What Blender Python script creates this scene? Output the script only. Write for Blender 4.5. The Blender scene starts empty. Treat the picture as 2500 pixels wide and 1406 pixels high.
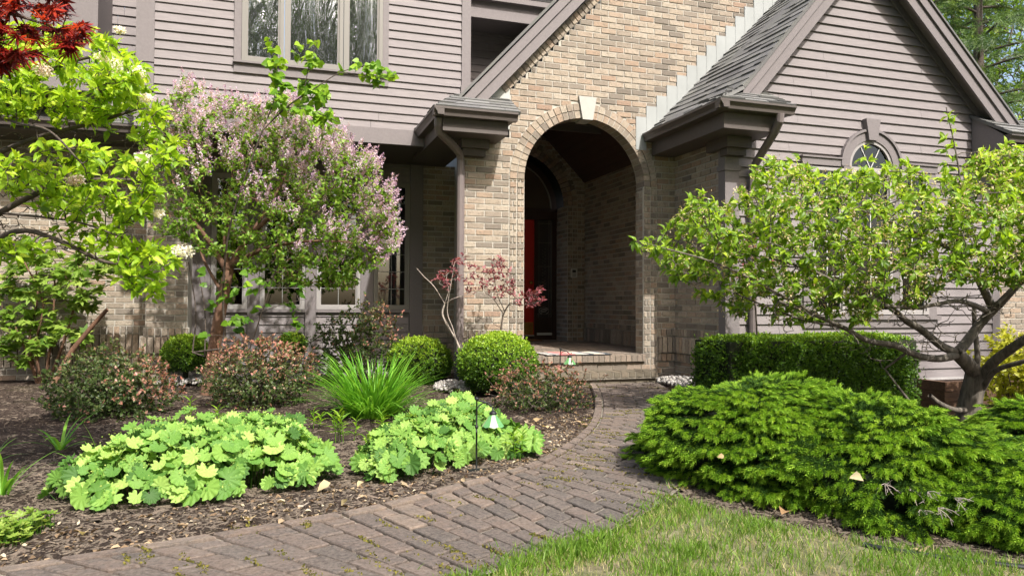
import bpy, math, random
import numpy as np
from mathutils import Vector, Matrix
random.seed(7); RNG = np.random.default_rng(11)
sc = bpy.context.scene; COL = sc.collection
# ---------------------------------------------------------------- camera frame (house aligned world: x along the facade, y into the house)
EYE = np.array([0, 0, .95]); FPX = 1787.7
_y, _p, _r = math.radians(18.0573), math.radians(1.3687), math.radians(.2645)
FW = np.array([math.sin(_y)*math.cos(_p), math.cos(_y)*math.cos(_p), math.sin(_p)])
_rt = np.array([math.cos(_y), -math.sin(_y), 0]); _up = np.cross(_rt, FW)
RT = _rt*math.cos(_r)+_up*math.sin(_r); UP = -_rt*math.sin(_r)+_up*math.cos(_r)
def ray(x, y): return FW + RT*(x-1250)/FPX - UP*(y-703)/FPX
def at(x, y, w=None, v=None, u=None, z=None):
    """the place seen at a photo pixel, given its distance w, or the wall v / u or level z it lies on"""
    d = ray(x, y)
    k = w if w is not None else v/d[1] if v is not None else u/d[0] if u is not None else (z-EYE[2])/d[2]
    return EYE + d*k
# ---------------------------------------------------------------- objects
def tag(o, label=None, cat=None, group=None, kind=None):
    if label: o['label'] = label
    if cat: o['category'] = cat
    if group: o['group'] = group
    if kind: o['kind'] = kind
    return o
def empty(name, loc=(0, 0, 0), label=None, cat=None, group=None):
    o = bpy.data.objects.new(name, None); COL.objects.link(o); o.location = loc
    return tag(o, label, cat, group)
def link(name, me, mats, parent=None):
    o = bpy.data.objects.new(name, me); COL.objects.link(o)
    for m in (mats if isinstance(mats, (list, tuple)) else [mats]): me.materials.append(m)
    if parent is not None:
        o.parent = parent
        q = parent; off = Vector((0, 0, 0))
        while q is not None: off += q.location; q = q.parent
        o.location = -off          # meshes are written in world coordinates
    return o
def npmesh(name, V, F, t=None, smooth=False):
    """V n*3, F list of (m*k) index arrays"""
    me = bpy.data.meshes.new(name)
    if isinstance(F, np.ndarray): F = [F]
    F = [f for f in F if len(f)]
    nl = sum(f.size for f in F); npoly = sum(len(f) for f in F)
    me.vertices.add(len(V)); me.vertices.foreach_set('co', np.asarray(V, np.float32).ravel())
    me.loops.add(nl); me.polygons.add(npoly)
    me.loops.foreach_set('vertex_index', np.concatenate([f.ravel() for f in F]).astype(np.int32))
    st = []; k = 0
    for f in F:
        st.append(k+np.arange(len(f))*f.shape[1]); k += f.size
    me.polygons.foreach_set('loop_start', np.concatenate(st).astype(np.int32))
    if smooth: me.polygons.foreach_set('use_smooth', np.ones(npoly, bool))
    me.update(calc_edges=True)
    if t is not None:
        a = me.attributes.new('t', 'FLOAT', 'POINT'); a.data.foreach_set('value', np.asarray(t, np.float32))
    return me
class MB:
    def __init__(s): s.v = []; s.f = []; s.m = []; s.t = []; s.T = .5; s.M = 0
    def pts(s, P):
        k = len(s.v); s.v += [tuple(map(float, p)) for p in P]; s.t += [s.T]*len(P); return k
    def face(s, *P):
        k = s.pts(P); s.f.append(tuple(range(k, k+len(P)))); s.m.append(s.M)
    def hexa(s, B, T):
        n = len(B); k = s.pts(list(B)+list(T))
        s.f.append(tuple(k+i for i in reversed(range(n)))); s.f.append(tuple(k+n+i for i in range(n)))
        s.f += [(k+i, k+(i+1) % n, k+n+(i+1) % n, k+n+i) for i in range(n)]; s.m += [s.M]*(n+2)
    def box(s, x0, x1, y0, y1, z0, z1):
        s.hexa([(x0, y0, z0), (x1, y0, z0), (x1, y1, z0), (x0, y1, z0)], [(x0, y0, z1), (x1, y0, z1), (x1, y1, z1), (x0, y1, z1)])
    def prism(s, poly, d):
        d = np.array(d, float); s.hexa(poly, [tuple(np.array(p)+d) for p in poly])
    def slab(s, a, b, th, up):
        """bar from a to b with given thickness vectors"""
        a, b, th, up = [np.array(q, float) for q in (a, b, th, up)]
        s.hexa([a, a+th, a+th+up, a+up], [b, b+th, b+th+up, b+up])
    def tube(s, path, r, n=10, caps=True):
        path = [np.array(p, float) for p in path]; rs = r if isinstance(r, (list, tuple)) else [r]*len(path)
        rings = []; ref = None
        for i, p in enumerate(path):
            d = path[min(i+1, len(path)-1)]-path[max(i-1, 0)]; d /= np.linalg.norm(d)+1e-9
            if ref is None: ref = np.array([0, 0, 1.]) if abs(d[2]) < .9 else np.array([1., 0, 0])
            a = np.cross(d, ref); a /= np.linalg.norm(a); b = np.cross(d, a); ref = np.cross(a, d)
            rings.append(s.pts([p+rs[i]*(a*math.cos(q*2*math.pi/n)+b*math.sin(q*2*math.pi/n)) for q in range(n)]))
        for i in range(len(rings)-1):
            for q in range(n):
                s.f.append((rings[i]+q, rings[i]+(q+1) % n, rings[i+1]+(q+1) % n, rings[i+1]+q)); s.m.append(s.M)
        if caps:
            s.f += [tuple(rings[0]+q for q in range(n)), tuple(rings[-1]+q for q in reversed(range(n)))]; s.m += [s.M]*2
    def lathe(s, c, prof, n=20, sq=None):
        rings = [s.pts([(c[0]+r*math.cos(2*math.pi*q/n), c[1]+r*math.sin(2*math.pi*q/n), c[2]+z) for q in range(n)]) for r, z in prof]
        for i in range(len(rings)-1):
            for q in range(n):
                s.f.append((rings[i]+q, rings[i]+(q+1) % n, rings[i+1]+(q+1) % n, rings[i+1]+q)); s.m.append(s.M)
    def build(s, name, mats, parent=None, smooth=False):
        me = bpy.data.meshes.new(name); me.from_pydata(s.v, [], s.f); me.update()
        me.polygons.foreach_set('material_index', np.array(s.m, np.int32))
        if smooth: me.polygons.foreach_set('use_smooth', np.ones(len(s.f), bool))
        a = me.attributes.new('t', 'FLOAT', 'POINT'); a.data.foreach_set('value', np.array(s.t, np.float32))
        return link(name, me, mats, parent)
# ---------------------------------------------------------------- materials
def mat(name):
    m = bpy.data.materials.new(name); m.use_nodes = True
    nt = m.node_tree; return m, nt, nt.nodes['Principled BSDF']
def N(nt, typ, **kw):
    n = nt.nodes.new(typ)
    for k, v in kw.items():
        if k.startswith('i_'):
            n.inputs[int(k[2:])].default_value = v
        else: setattr(n, k, v)
    return n
def ramp(nt, stops, src, interp='LINEAR'):
    r = N(nt, 'ShaderNodeValToRGB'); cr = r.color_ramp; cr.interpolation = interp
    while len(cr.elements) < len(stops): cr.elements.new(.5)
    for e, (p, c) in zip(cr.elements, stops): e.position = p; e.color = (*c, 1) if len(c) == 3 else c
    nt.links.new(src, r.inputs[0]); return r.outputs[0]
def noise(nt, scale, detail=4, rough=.6, coord='Object', vec=None, dist=0):
    n = N(nt, 'ShaderNodeTexNoise'); n.inputs['Scale'].default_value = scale; n.inputs['Detail'].default_value = detail
    n.inputs['Roughness'].default_value = rough; n.inputs['Distortion'].default_value = dist
    if vec is None: vec = N(nt, 'ShaderNodeTexCoord').outputs[coord]
    nt.links.new(vec, n.inputs['Vector']); return n.outputs['Fac']
def stretch(nt, s):
    tc = N(nt, 'ShaderNodeTexCoord'); mp = N(nt, 'ShaderNodeMapping'); mp.inputs['Scale'].default_value = s
    nt.links.new(tc.outputs['Object'], mp.inputs[0]); return mp.outputs[0]
def mix(nt, fac, a, b, blend='MIX'):
    n = N(nt, 'ShaderNodeMix', data_type='RGBA', blend_type=blend)
    for sk, v in ((n.inputs[0], fac), (n.inputs[6], a), (n.inputs[7], b)):
        if hasattr(v, 'is_linked'): nt.links.new(v, sk)
        elif isinstance(v, (int, float)): sk.default_value = v
        else: sk.default_value = (*v, 1)
    return n.outputs[2]
def bump(nt, bs, h, st=.3, dist=.01):
    b = N(nt, 'ShaderNodeBump'); b.inputs['Strength'].default_value = st; b.inputs['Distance'].default_value = dist
    nt.links.new(h, b.inputs['Height']); nt.links.new(b.outputs[0], bs.inputs['Normal'])
def attr(nt, n='t'):
    a = N(nt, 'ShaderNodeAttribute'); a.attribute_name = n; return a.outputs['Fac']
def plain(name, col, rough=.6, metal=0, nz=None, amt=.25, bst=0, spec=.4, st=None):
    m, nt, b = mat(name); b.inputs['Roughness'].default_value = rough; b.inputs['Metallic'].default_value = metal
    b.inputs['Specular IOR Level'].default_value = spec
    if nz:
        f = noise(nt, nz, 5, .65, vec=stretch(nt, st) if st else None)
        lo = tuple(c*(1-amt) for c in col); hi = tuple(min(1, c*(1+amt)) for c in col)
        nt.links.new(ramp(nt, [(.25, lo), (.75, hi)], f), b.inputs['Base Color'])
        if bst: bump(nt, b, f, bst, .004)
    else: b.inputs['Base Color'].default_value = (*col, 1)
    return m
def leafmat(name, stops, trans=.35, rough=.42, spec=.35, tcol=1.35):
    m, nt, b = mat(name); c = ramp(nt, stops, attr(nt))
    nt.links.new(c, b.inputs['Base Color']); b.inputs['Roughness'].default_value = rough; b.inputs['Specular IOR Level'].default_value = spec
    tr = N(nt, 'ShaderNodeBsdfTranslucent'); nt.links.new(mix(nt, 1., c, (tcol*1.05, tcol, tcol*.55), 'MULTIPLY'), tr.inputs[0])
    mx = N(nt, 'ShaderNodeMixShader'); mx.inputs[0].default_value = trans
    nt.links.new(b.outputs[0], mx.inputs[1]); nt.links.new(tr.outputs[0], mx.inputs[2])
    nt.links.new(mx.outputs[0], nt.nodes['Material Output'].inputs[0]); return m
def brickmat(name, stops, stain=(.09, .07, .055), amt=.75):
    m, nt, b = mat(name); c = ramp(nt, stops, attr(nt))
    f = noise(nt, 34, 6, .72, dist=.9); f2 = noise(nt, 140, 3, .6); f3 = noise(nt, 5, 3, .5)
    c = mix(nt, ramp(nt, [(.49, (0,)*3), (.63, (amt,)*3)], f), c, stain)
    c = mix(nt, ramp(nt, [(.3, (.5,)*3), (.7, (0,)*3)], f3), c, mix(nt, 1., c, (.82, .82, .8), 'MULTIPLY'))
    c = mix(nt, .25, c, ramp(nt, [(.3, (.25, .2, .15)), (.7, (.6, .5, .38))], f2))
    nt.links.new(c, b.inputs['Base Color']); b.inputs['Roughness'].default_value = .88; b.inputs['Specular IOR Level'].default_value = .2
    bump(nt, b, f2, .5, .006); return m
# ---------------------------------------------------------------- instanced-in-one-mesh foliage
def unit(a): return a/(np.linalg.norm(a, axis=-1, keepdims=True)+1e-9)
def inst(name, tmpl, P, Y, Z, S, t, m, parent=None, smooth=False):
    TV, TF = tmpl; P = np.asarray(P, float); n = len(P)
    if n == 0: return None
    Y = unit(np.asarray(Y, float)); X = unit(np.cross(Y, np.asarray(Z, float)+1e-4)); Z = np.cross(X, Y)
    S = np.broadcast_to(np.asarray(S, float), (n,))
    V = (P[:, None]+S[:, None, None]*(TV[None, :, :1]*X[:, None]+TV[None, :, 1:2]*Y[:, None]+TV[None, :, 2:]*Z[:, None])).reshape(-1, 3)
    k = len(TV); off = (np.arange(n)*k)[:, None, None]
    F = [(np.asarray(f)[None]+off).reshape(-1, np.asarray(f).shape[1]) for f in TF]
    return link(name, npmesh(name, V, F, np.repeat(np.broadcast_to(t, (n,)), k), smooth), m, parent)
def leaf_t(w=.45, fold=.12, droop=.25, mid=.42):
    V = np.array([(0, 0, 0), (-w/2, mid*.75, fold-.04*droop), (0, mid*.75, -.05*droop), (w/2, mid*.75, fold-.04*droop),
                  (-w*.36, mid+.25, fold*.8-.35*droop), (0, mid+.25, -.3*droop), (w*.36, mid+.25, fold*.8-.35*droop), (0, 1, -droop)], float)
    return V, [np.array([(0, 2, 1), (0, 3, 2), (4, 5, 7), (5, 6, 7)]), np.array([(1, 2, 5, 4), (2, 3, 6, 5)])]
def diamond(w=.6, fold=.1):
    return np.array([(0, 0, 0), (-w/2, .5, fold), (0, 1, 0), (w/2, .5, fold)], float), [np.array([(0, 3, 2), (0, 2, 1)])]
def lobed(nl=7, depth=.18, pleat=.06, gap=.5, per=4, cup=.15):
    n = nl*per; V = [(0, 0, 0)]
    for i in range(n+1):
        a = -math.pi/2+gap/2+(2*math.pi-gap)*i/n
        r = .5*(1-depth*(.5+.5*math.cos(2*math.pi*i/per)))
        V.append((r*math.cos(a), .12+r*math.sin(a), cup*r*2*.5+pleat*math.cos(2*math.pi*i/per)*-1))
    return np.array(V), [np.array([(0, i+1, i+2) for i in range(n)])]
def star(tips=((-115, .55), (-55, .85), (0, 1), (55, .85), (115, .55)), inner=.38, w=12):
    V = [(0, 0, 0)]; P = []
    for k, (a, l) in enumerate(tips):
        for da, q in ((-w, .62), (0, 1), (w, .62)): P.append((a+da, l*q))
        if k < len(tips)-1: P.append(((a+tips[k+1][0])/2, inner))
    for a, l in P: V.append((l*math.sin(math.radians(a)), .15+l*math.cos(math.radians(a)), -.12*l))
    return np.array(V), [np.array([(0, i, i+1) for i in range(1, len(P))])]
def tri_needles(n=9, spread=.5, w=.1):
    V = []; F = []
    for i in range(n):
        a = i*2.4; b = i/n
        o = np.array([0, b*.75, 0]); d = np.array([math.cos(a)*spread, .42, math.sin(a)*spread]); sd = np.array([-math.sin(a), 0, math.cos(a)])*w
        k = len(V); V += [o-sd, o+sd, o+d*(1-.35*b)]; F.append((k, k+1, k+2))
    return np.array(V), [np.array(F)]
def bud():
    V = [(0, 0, 0)]+[(.2*math.cos(a), .32, .2*math.sin(a)) for a in (.5, 2.07, 3.64, 5.2)]+[(.17*math.cos(a), .75, .17*math.sin(a)) for a in (.5, 2.07, 3.64, 5.2)]+[(0, 1, 0)]
    F3 = [(0, i, 1+i % 4) for i in range(1, 5)]+[(9, 5+i % 4, 4+i) for i in range(1, 5)]
    return np.array(V, float), [np.array(F3), np.array([(i, 1+i % 4, 5+i % 4, 4+i) for i in range(1, 5)])]
def rdir(n, up=0., lim=None):
    d = unit(RNG.normal(size=(n, 3))); d[:, 2] += up; return unit(d)
def tubes(name, A, B, ra, rb, m, parent, n=5):
    A = np.asarray(A); B = np.asarray(B); D = unit(B-A); k = len(A)
    ref = np.where(np.abs(D[:, 2:3]) < .9, np.array([[0, 0, 1.]]), np.array([[1., 0, 0]]))
    X = unit(np.cross(D, ref)); Y = np.cross(D, X); a = np.arange(n)*2*math.pi/n
    R = X[:, None]*np.cos(a)[None, :, None]+Y[:, None]*np.sin(a)[None, :, None]
    V = np.concatenate([A[:, None]+R*np.asarray(ra)[:, None, None], B[:, None]+R*np.asarray(rb)[:, None, None]], 1).reshape(-1, 3)
    q = np.arange(n); F = np.stack([q, (q+1) % n, n+(q+1) % n, n+q], 1)
    F = (F[None]+(np.arange(k)*2*n)[:, None, None]).reshape(-1, 4)
    return link(name, npmesh(name, V, F, None, True), m, parent)
def spline(P, k=6):
    P = [np.array(p, float) for p in P]; P = [2*P[0]-P[1]]+P+[2*P[-1]-P[-2]]; out = []
    for i in range(1, len(P)-2):
        for j in range(k):
            t = j/k; a, b, c, d = P[i-1:i+3]
            out.append(.5*(2*b+(c-a)*t+(2*a-5*b+4*c-d)*t*t+(3*b-a-3*c+d)*t**3))
    out.append(P[-2]); return np.array(out)
class Plant:
    """limbs: list of (points, r0, r1). grow() hangs twigs on the nearest wood."""
    def __init__(s): s.p = []; s.par = []; s.r = []; s.fixed = []
    def limb(s, pts, r0, r1, k=5, at_=None):
        S = spline(pts, k); prev = -1
        if s.p and at_ is None: prev = int(np.argmin([np.sum((q-S[0])**2) for q in s.p]))
        for i, q in enumerate(S):
            s.p.append(q); s.par.append(prev); s.r.append(r0+(r1-r0)*i/(len(S)-1)); prev = len(s.p)-1
    def grow(s, T, r=.004, k=4, arch=.08, jit=.02, bias=None, minr=.0015, taper=.35):
        base = np.array(s.p[0]); o = np.argsort(np.linalg.norm(T-base, axis=1)*(.75+.5*RNG.random(len(T)))); tips = []
        cap = len(s.p)+len(T)*k+5; Q = np.zeros((cap, 3)); n = len(s.p); Q[:n] = s.p
        for i in o:
            d = T[i]-Q[:n]; L = np.linalg.norm(d, axis=1)
            c = L*(1+.0*L)+(.35*np.maximum(0, -d[:, 2]) if bias is None else bias*np.maximum(0, -d[:, 2]))
            j = int(np.argmin(c)); a = Q[j].copy(); l = L[j]; prev = j
            for q in range(1, k+1):
                f = q/k; pt = a+(T[i]-a)*f+np.array([0, 0, arch*l*math.sin(math.pi*f)])+(RNG.normal(size=3)*jit*l if q < k else 0)
                Q[n] = pt; s.p.append(pt); s.par.append(prev); s.r.append(max(minr, r*(1-(1-taper)*f))); prev = n; n += 1
            tips.append(n-1)
        return np.array(tips)
    def wood(s, name, m, parent, n=5):
        p = np.array(s.p); par = np.array(s.par); r = np.array(s.r); i = np.where(par >= 0)[0]
        return tubes(name, p[par[i]], p[i], np.minimum(r[par[i]], r[i]*1.7), r[i], m, parent, n)
    def tipdir(s, tips):
        p = np.array(s.p); par = np.array(s.par); return unit(p[tips]-p[par[tips]])
    def rosette(s, tips, m, spread=(.5, 1.3), back=0., seq=.0):
        """m leaves round each tip -> positions, axes, outward normals"""
        p = np.array(s.p)[tips]; d = s.tipdir(tips); n = len(tips)
        P = np.repeat(p, m, 0); D = np.repeat(d, m, 0); k = np.tile(np.arange(m), n)
        X = unit(np.cross(D, rdir(len(D)))) ; Yv = np.cross(D, X); a = k*2.4+np.repeat(RNG.random(n)*6, m)
        th = RNG.uniform(spread[0], spread[1], len(D))
        A = D*np.cos(th)[:, None]+(X*np.cos(a)[:, None]+Yv*np.sin(a)[:, None])*np.sin(th)[:, None]
        P = P-D*(k/m*back)[:, None]*(.7+.6*RNG.random(len(D)))[:, None]
        return P, A, D
# ================================================================= materials of the house
BRK = [(0, (.075, .070, .067)), (.17, (.145, .130, .116)), (.34, (.235, .197, .160)), (.50, (.315, .262, .205)), (.66, (.36, .32, .262)), (.80, (.32, .247, .190)), (.93, (.295, .205, .145)), (1, (.245, .15, .108))]
M_BRICK = brickmat('tan_brick', BRK)
M_MORTAR = plain('mortar', (.41, .385, .335), .95, nz=30, amt=.15, bst=.4, spec=.1)
M_SIDING = plain('mauve_paint', (.206, .184, .183), .62, nz=7, amt=.13, bst=.15, spec=.2, st=(.8, 1, 6))
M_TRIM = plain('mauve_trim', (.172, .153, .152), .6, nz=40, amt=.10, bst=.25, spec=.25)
M_GUT = plain('gutter_metal', (.085, .070, .063), .42, nz=8, amt=.1, spec=.45)
M_DOWN = plain('downspout_paint', (.16, .132, .127), .45, nz=8, amt=.1, spec=.4)
M_SOFF = plain('shade_darkened_soffit', (.082, .067, .060), .55, nz=20, amt=.12)  # brown close to the gutters, with the shade under the eaves put into it
M_STONE = plain('white_limestone', (.38, .37, .335), .8, nz=20, amt=.08, bst=.2)
M_FLASH = plain('white_flashing', (.29, .305, .298), .5, nz=3, amt=.10, spec=.4)
M_CONC = plain('concrete', (.36, .34, .33), .9, nz=12, amt=.2, bst=.3)
M_CEIL = plain('dark_stained_boards', (.055, .033, .024), .6, nz=12, amt=.3, st=(8, .6, 8))
M_WOOD = plain('dark_door_wood', (.035, .018, .012), .4, nz=9, amt=.3, st=(8, 8, .6))
M_RED = plain('red_door_paint', (.50, .022, .014), .35, nz=4, amt=.06)
M_BRASS = plain('brass_kick_plate', (.45, .25, .07), .35, 1., nz=9, amt=.25)
M_CLAD = plain('window_cladding', (.185, .175, .155), .45, spec=.4)
M_WFRAME = plain('pale_window_frame', (.29, .272, .262), .5, spec=.4)
M_MUNT = plain('pale_muntin', (.5, .5, .47), .5)
M_MUNTD = plain('grey_muntin', (.20, .20, .19), .5)
M_DARK = plain('dark_interior', (.012, .012, .012), .9)
M_CURT = plain('grey_curtain', (.22, .22, .22), .9, nz=6, amt=.3, st=(20, 1, .4))
M_BLACKP = plain('black_plastic', (.012, .012, .013), .5)
def shingle_m():
    m, nt, b = mat('roof_shingle'); f = noise(nt, 220, 3, .7); g = noise(nt, 3, 3)
    c = ramp(nt, [(0, (.085, .084, .084)), (.5, (.135, .132, .131)), (1, (.20, .197, .192))], attr(nt))
    c = mix(nt, .4, c, ramp(nt, [(.3, (.05, .05, .05)), (.7, (.24, .235, .23))], f)); c = mix(nt, ramp(nt, [(.4, (0,)*3), (.7, (.25,)*3)], g), c, (.2, .21, .16))
    nt.links.new(c, b.inputs['Base Color']); b.inputs['Roughness'].default_value = .95; b.inputs['Specular IOR Level'].default_value = .15; bump(nt, b, f, .4, .004); return m
M_SHIN = shingle_m()
def glass(name, gloss, base=(.01, .012, .012), wav=0, clear=False, tint=(.9, .95, .93)):
    m, nt, b = mat(name); out = nt.nodes['Material Output']
    g = N(nt, 'ShaderNodeBsdfGlossy'); g.inputs['Roughness'].default_value = .015; g.inputs['Color'].default_value = (.95, .97, 1, 1)
    if wav:
        f = noise(nt, 1.3, 3, .55, vec=stretch(nt, (3.2, 1, .55)), dist=1.2)
        bp = N(nt, 'ShaderNodeBump'); bp.inputs['Strength'].default_value = wav; bp.inputs['Distance'].default_value = .05
        nt.links.new(f, bp.inputs['Height']); nt.links.new(bp.outputs[0], g.inputs['Normal'])
    if clear:
        t = N(nt, 'ShaderNodeBsdfTransparent'); t.inputs[0].default_value = (*tint, 1); a = t.outputs[0]
    else:
        b.inputs['Base Color'].default_value = (*base, 1); b.inputs['Roughness'].default_value = .3; a = b.outputs[0]
    mx = N(nt, 'ShaderNodeMixShader'); mx.inputs[0].default_value = gloss
    nt.links.new(a, mx.inputs[1]); nt.links.new(g.outputs[0], mx.inputs[2]); nt.links.new(mx.outputs[0], out.inputs[0]); return m
M_MIRR = glass('upper_window_glass', .62, wav=.48)
M_GLASS = glass('window_glass', .12, clear=True, tint=(.40, .44, .43))
M_GLASSG = glass('gable_glass', .05, clear=True, tint=(.40, .46, .43))
M_DGLASS = glass('leaded_glass', .09, base=(.02, .017, .015))
# ================================================================= helpers
def bricks(mb, O, A, B, Nn, b0, b1, iv, L=.214, h=.0737, g=.0115, pr=.008, back=None, sh=0., jit=.0022):
    """running bond on the plane O + a*A + b*B, facing Nn; iv(b) gives the free stretches of a course"""
    O, A, B, Nn = [np.array(q, float) for q in (O, A, B, Nn)]
    def pt(a, b, n): return O+a*A+b*B+n*Nn
    i = 0; b = b0
    while b < b1-.008:
        bt = min(b+h, b1); bm = (b+bt)/2
        for a0, a1 in iv(bm):
            if a1-a0 < .02: continue
            if back is not None:
                mb.M = 1; mb.T = .5; mb.face(pt(a0, b, 0), pt(a1, b, 0), pt(a1, bt, 0), pt(a0, bt, 0)); mb.M = 0
            k = math.floor((a0-sh)/L)-1; off = sh+(.5*L if i % 2 else 0)
            while off+k*L < a1:
                s = max(a0, off+k*L)+g/2; e = min(a1, off+(k+1)*L)-g/2; k += 1
                if e-s < .018: continue
                p = pr+random.uniform(-jit, jit); mb.T = random.betavariate(1.15, 1.15)
                z0 = b+g/2+random.uniform(-.001, .001); z1 = bt-g/2+random.uniform(-.001, .001); q = .0035
                mb.hexa([pt(s, z0, -.015), pt(e, z0, -.015), pt(e, z1, -.015), pt(s, z1, -.015)], [pt(s+q*.5, z0+q*.4, p), pt(e-q*.5, z0+q*.4, p), pt(e-q*.5, z1-q, p), pt(s+q*.5, z1-q, p)])
        b = bt; i += 1
def clap(mb, v, z0, z1, iv, ex=.113, th=.024, ax='u'):
    z = z0
    while z < z1-.02:
        zt = min(z+ex, z1); L0 = iv(z+.004); L1 = iv(zt)
        PR_ = []
        for (a0, a1), (c0, c1) in zip(L0, L1):
            if a1-a0 > 1.3 and random.random() < .55: q = random.uniform(a0+.4, a1-.4); PR_ += [((a0, q-.0015), (c0, q-.0015)), ((q+.0015, a1), (q+.0015, c1))]
            else: PR_.append(((a0, a1), (c0, c1)))
        for (a0, a1), (c0, c1) in PR_:
            j = random.uniform(-.002, .002)
            mb.hexa([(a0, v-th+j, z), (a1, v-th+j, z), (a1, v, z), (a0, v, z)], [(c0, v-.005, zt+.006), (c1, v-.005, zt+.006), (c1, v, zt+.006), (c0, v, zt+.006)])
        z = zt
def shingles(mb, E0, E1, R0, R1, ex=.125, tab=.17, n=None, nrm=None):
    E0, E1, R0, R1 = [np.array(q, float) for q in (E0, E1, R0, R1)]
    def B(s, r): return (E0*(1-s)+E1*s)*(1-r)+(R0*(1-s)+R1*s)*r
    L = (np.linalg.norm(R0-E0)+np.linalg.norm(R1-E1))/2; rows = max(1, round(L/ex))
    nn = np.cross(E1-E0, (R0+R1-E0-E1)); nn /= np.linalg.norm(nn)
    if nn[2] < 0: nn = -nn
    mb.T = .5; mb.hexa([B(0, 0)-nn*.03, B(1, 0)-nn*.03, B(1, 1)-nn*.03, B(0, 1)-nn*.03], [B(0, 0), B(1, 0), B(1, 1), B(0, 1)])
    for i in range(rows):
        r0 = i/rows; r1 = min(1, (i+1.12)/rows); w = max(.02, np.linalg.norm(B(1, r0)-B(0, r0))); s = -random.random()*tab/w
        while s < 1:
            e = s+tab*random.uniform(.75, 1.3)/w; a = max(0, s); c = min(1, e)
            if c-a > .003:
                mb.T = min(1, max(0, random.gauss(.5, .28))); th = random.choice((.015, .015, .024)); gp = .0015/w
                mb.hexa([B(a+gp, r0-.02/rows)+nn*.001, B(c-gp, r0-.02/rows)+nn*.001, B(c-gp, r1)+nn*.001, B(a+gp, r1)+nn*.001],
                        [B(a+gp, r0-.02/rows)+nn*th, B(c-gp, r0-.02/rows)+nn*th, B(c-gp, r1)+nn*.004, B(a+gp, r1)+nn*.004])
            s = e
def pu(x, y, v): return float(at(x, y, v=v)[0])
def pz(x, y, v): return float(at(x, y, v=v)[2])
# ================================================================= the house
house = empty('house', (3.6, 8.3, 0), 'mauve clapboard and tan brick house with tall brick entry arch and red front door', 'house')
VA, UC, RA, ZS, ZF = 8.287, 3.651, .80, 2.46, .35
RO = .99; VG, US = 7.175, 4.903
X, Yv, Zv, NV, NU = (1, 0, 0), (0, 1, 0), (0, 0, 1), (0, -1, 0), (-1, 0, 0)
def zroof(u): return 3.12+(u-4.49)*.99
def iv_arch(z):
    l = 2.09 if z < 2.95 else 2.66 if z < 3.516 else 2.665+(z-3.516)/1.046
    r = US if z < 3.05 else 4.49+(z-3.12)/.99+.02
    if z < ZS: d = RO
    elif z < ZS+RO: d = math.sqrt(RO**2-(z-ZS)**2)
    else: return [(l, r)]
    return [(l, UC-d), (UC+d, r)]
b = MB()
bricks(b, (0, VA, 0), X, Zv, NV, .667, 5.75, iv_arch, back=1)
base_iv = lambda z: [(2.09, UC-RO), (UC+RO, US)]
bricks(b, (0, VA, 0), X, Zv, NV, -.05, .253, base_iv, h=.0745, back=1)
bricks(b, (0, VA, 0), X, Zv, NV, .567, .667, base_iv, L=.0745, h=.1, pr=.02, back=1)
bricks(b, (0, VA, 0), X, Zv, NV, .358, .567, base_iv, L=.0745, h=.209, pr=.045, back=1)
bricks(b, (0, VA, 0), X, Zv, NV, .253, .358, base_iv, L=.0745, h=.105, pr=.026, back=1)
# soldier course under the rake
b.M = 0; sl = np.array([1, 0, 1.046]); sl /= np.linalg.norm(sl); pn = np.array([-1.046, 0, 1]); pn /= np.linalg.norm(pn)
o = np.array([2.62, VA, 3.47])
bricks(b, o-np.array([0, .004, 0]), sl, pn, NV, .01, .125, lambda z: [(0, 3.0)], L=.075, h=.115, pr=.012, back=1)
b.M = 1; b.prism([(2.09, VA+.005, -.05), (UC-RA, VA+.005, -.05), (UC-RA, VA+.005, ZS), (2.09, VA+.005, ZS)], (0, .2, 0)); b.prism([(UC+RA, VA+.005, -.05), (US, VA+.005, -.05), (US, VA+.005, ZS), (UC+RA, VA+.005, ZS)], (0, .2, 0))
b.M = 0
bricks(b, (UC+RA, VA+.02, 0), Yv, Zv, NU, ZF, ZS, lambda z: [(0, .19)], L=.19, pr=.004)   # jambs
bricks(b, (2.09, VA+.01, 0), Yv, Zv, NU, 0, 2.9, lambda z: [(0, .22)], L=.22, pr=.004)
b.build('wall', [M_BRICK, M_MORTAR], house)
def annulus(b, cu, v, cz, r0, r1, n=60):
    b.M = 1; b.T = .5
    for i in range(n):
        t0, t1 = math.pi*i/n, math.pi*(i+1)/n; b.face(*[(cu+r*math.cos(t), v, cz+r*math.sin(t)) for r, t in ((r0, t0), (r1, t0), (r1, t1), (r0, t1))])
    b.M = 0
b = MB()     # arch rings and their columns down to the floor
annulus(b, UC, VA+.004, ZS, RO-.03, RO+.10)
for side in (-1, 1):
    for ring in (0, 1):
        r0, r1 = RA+ring*.095, RA+(ring+1)*.095; z = .03; 
        a0, a1 = sorted((UC+side*r0, UC+side*r1))
        bricks(b, (0, VA-.002, 0), X, Zv, NV, .0, ZS, lambda q: [(a0, a1)], L=.095, sh=a0, pr=.010, h=.0737)
        b.M = 1; b.face((a0, VA-.001, 0), (a1, VA-.001, 0), (a1, VA-.001, ZS), (a0, VA-.001, ZS)); b.M = 0
nA = 34
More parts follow.
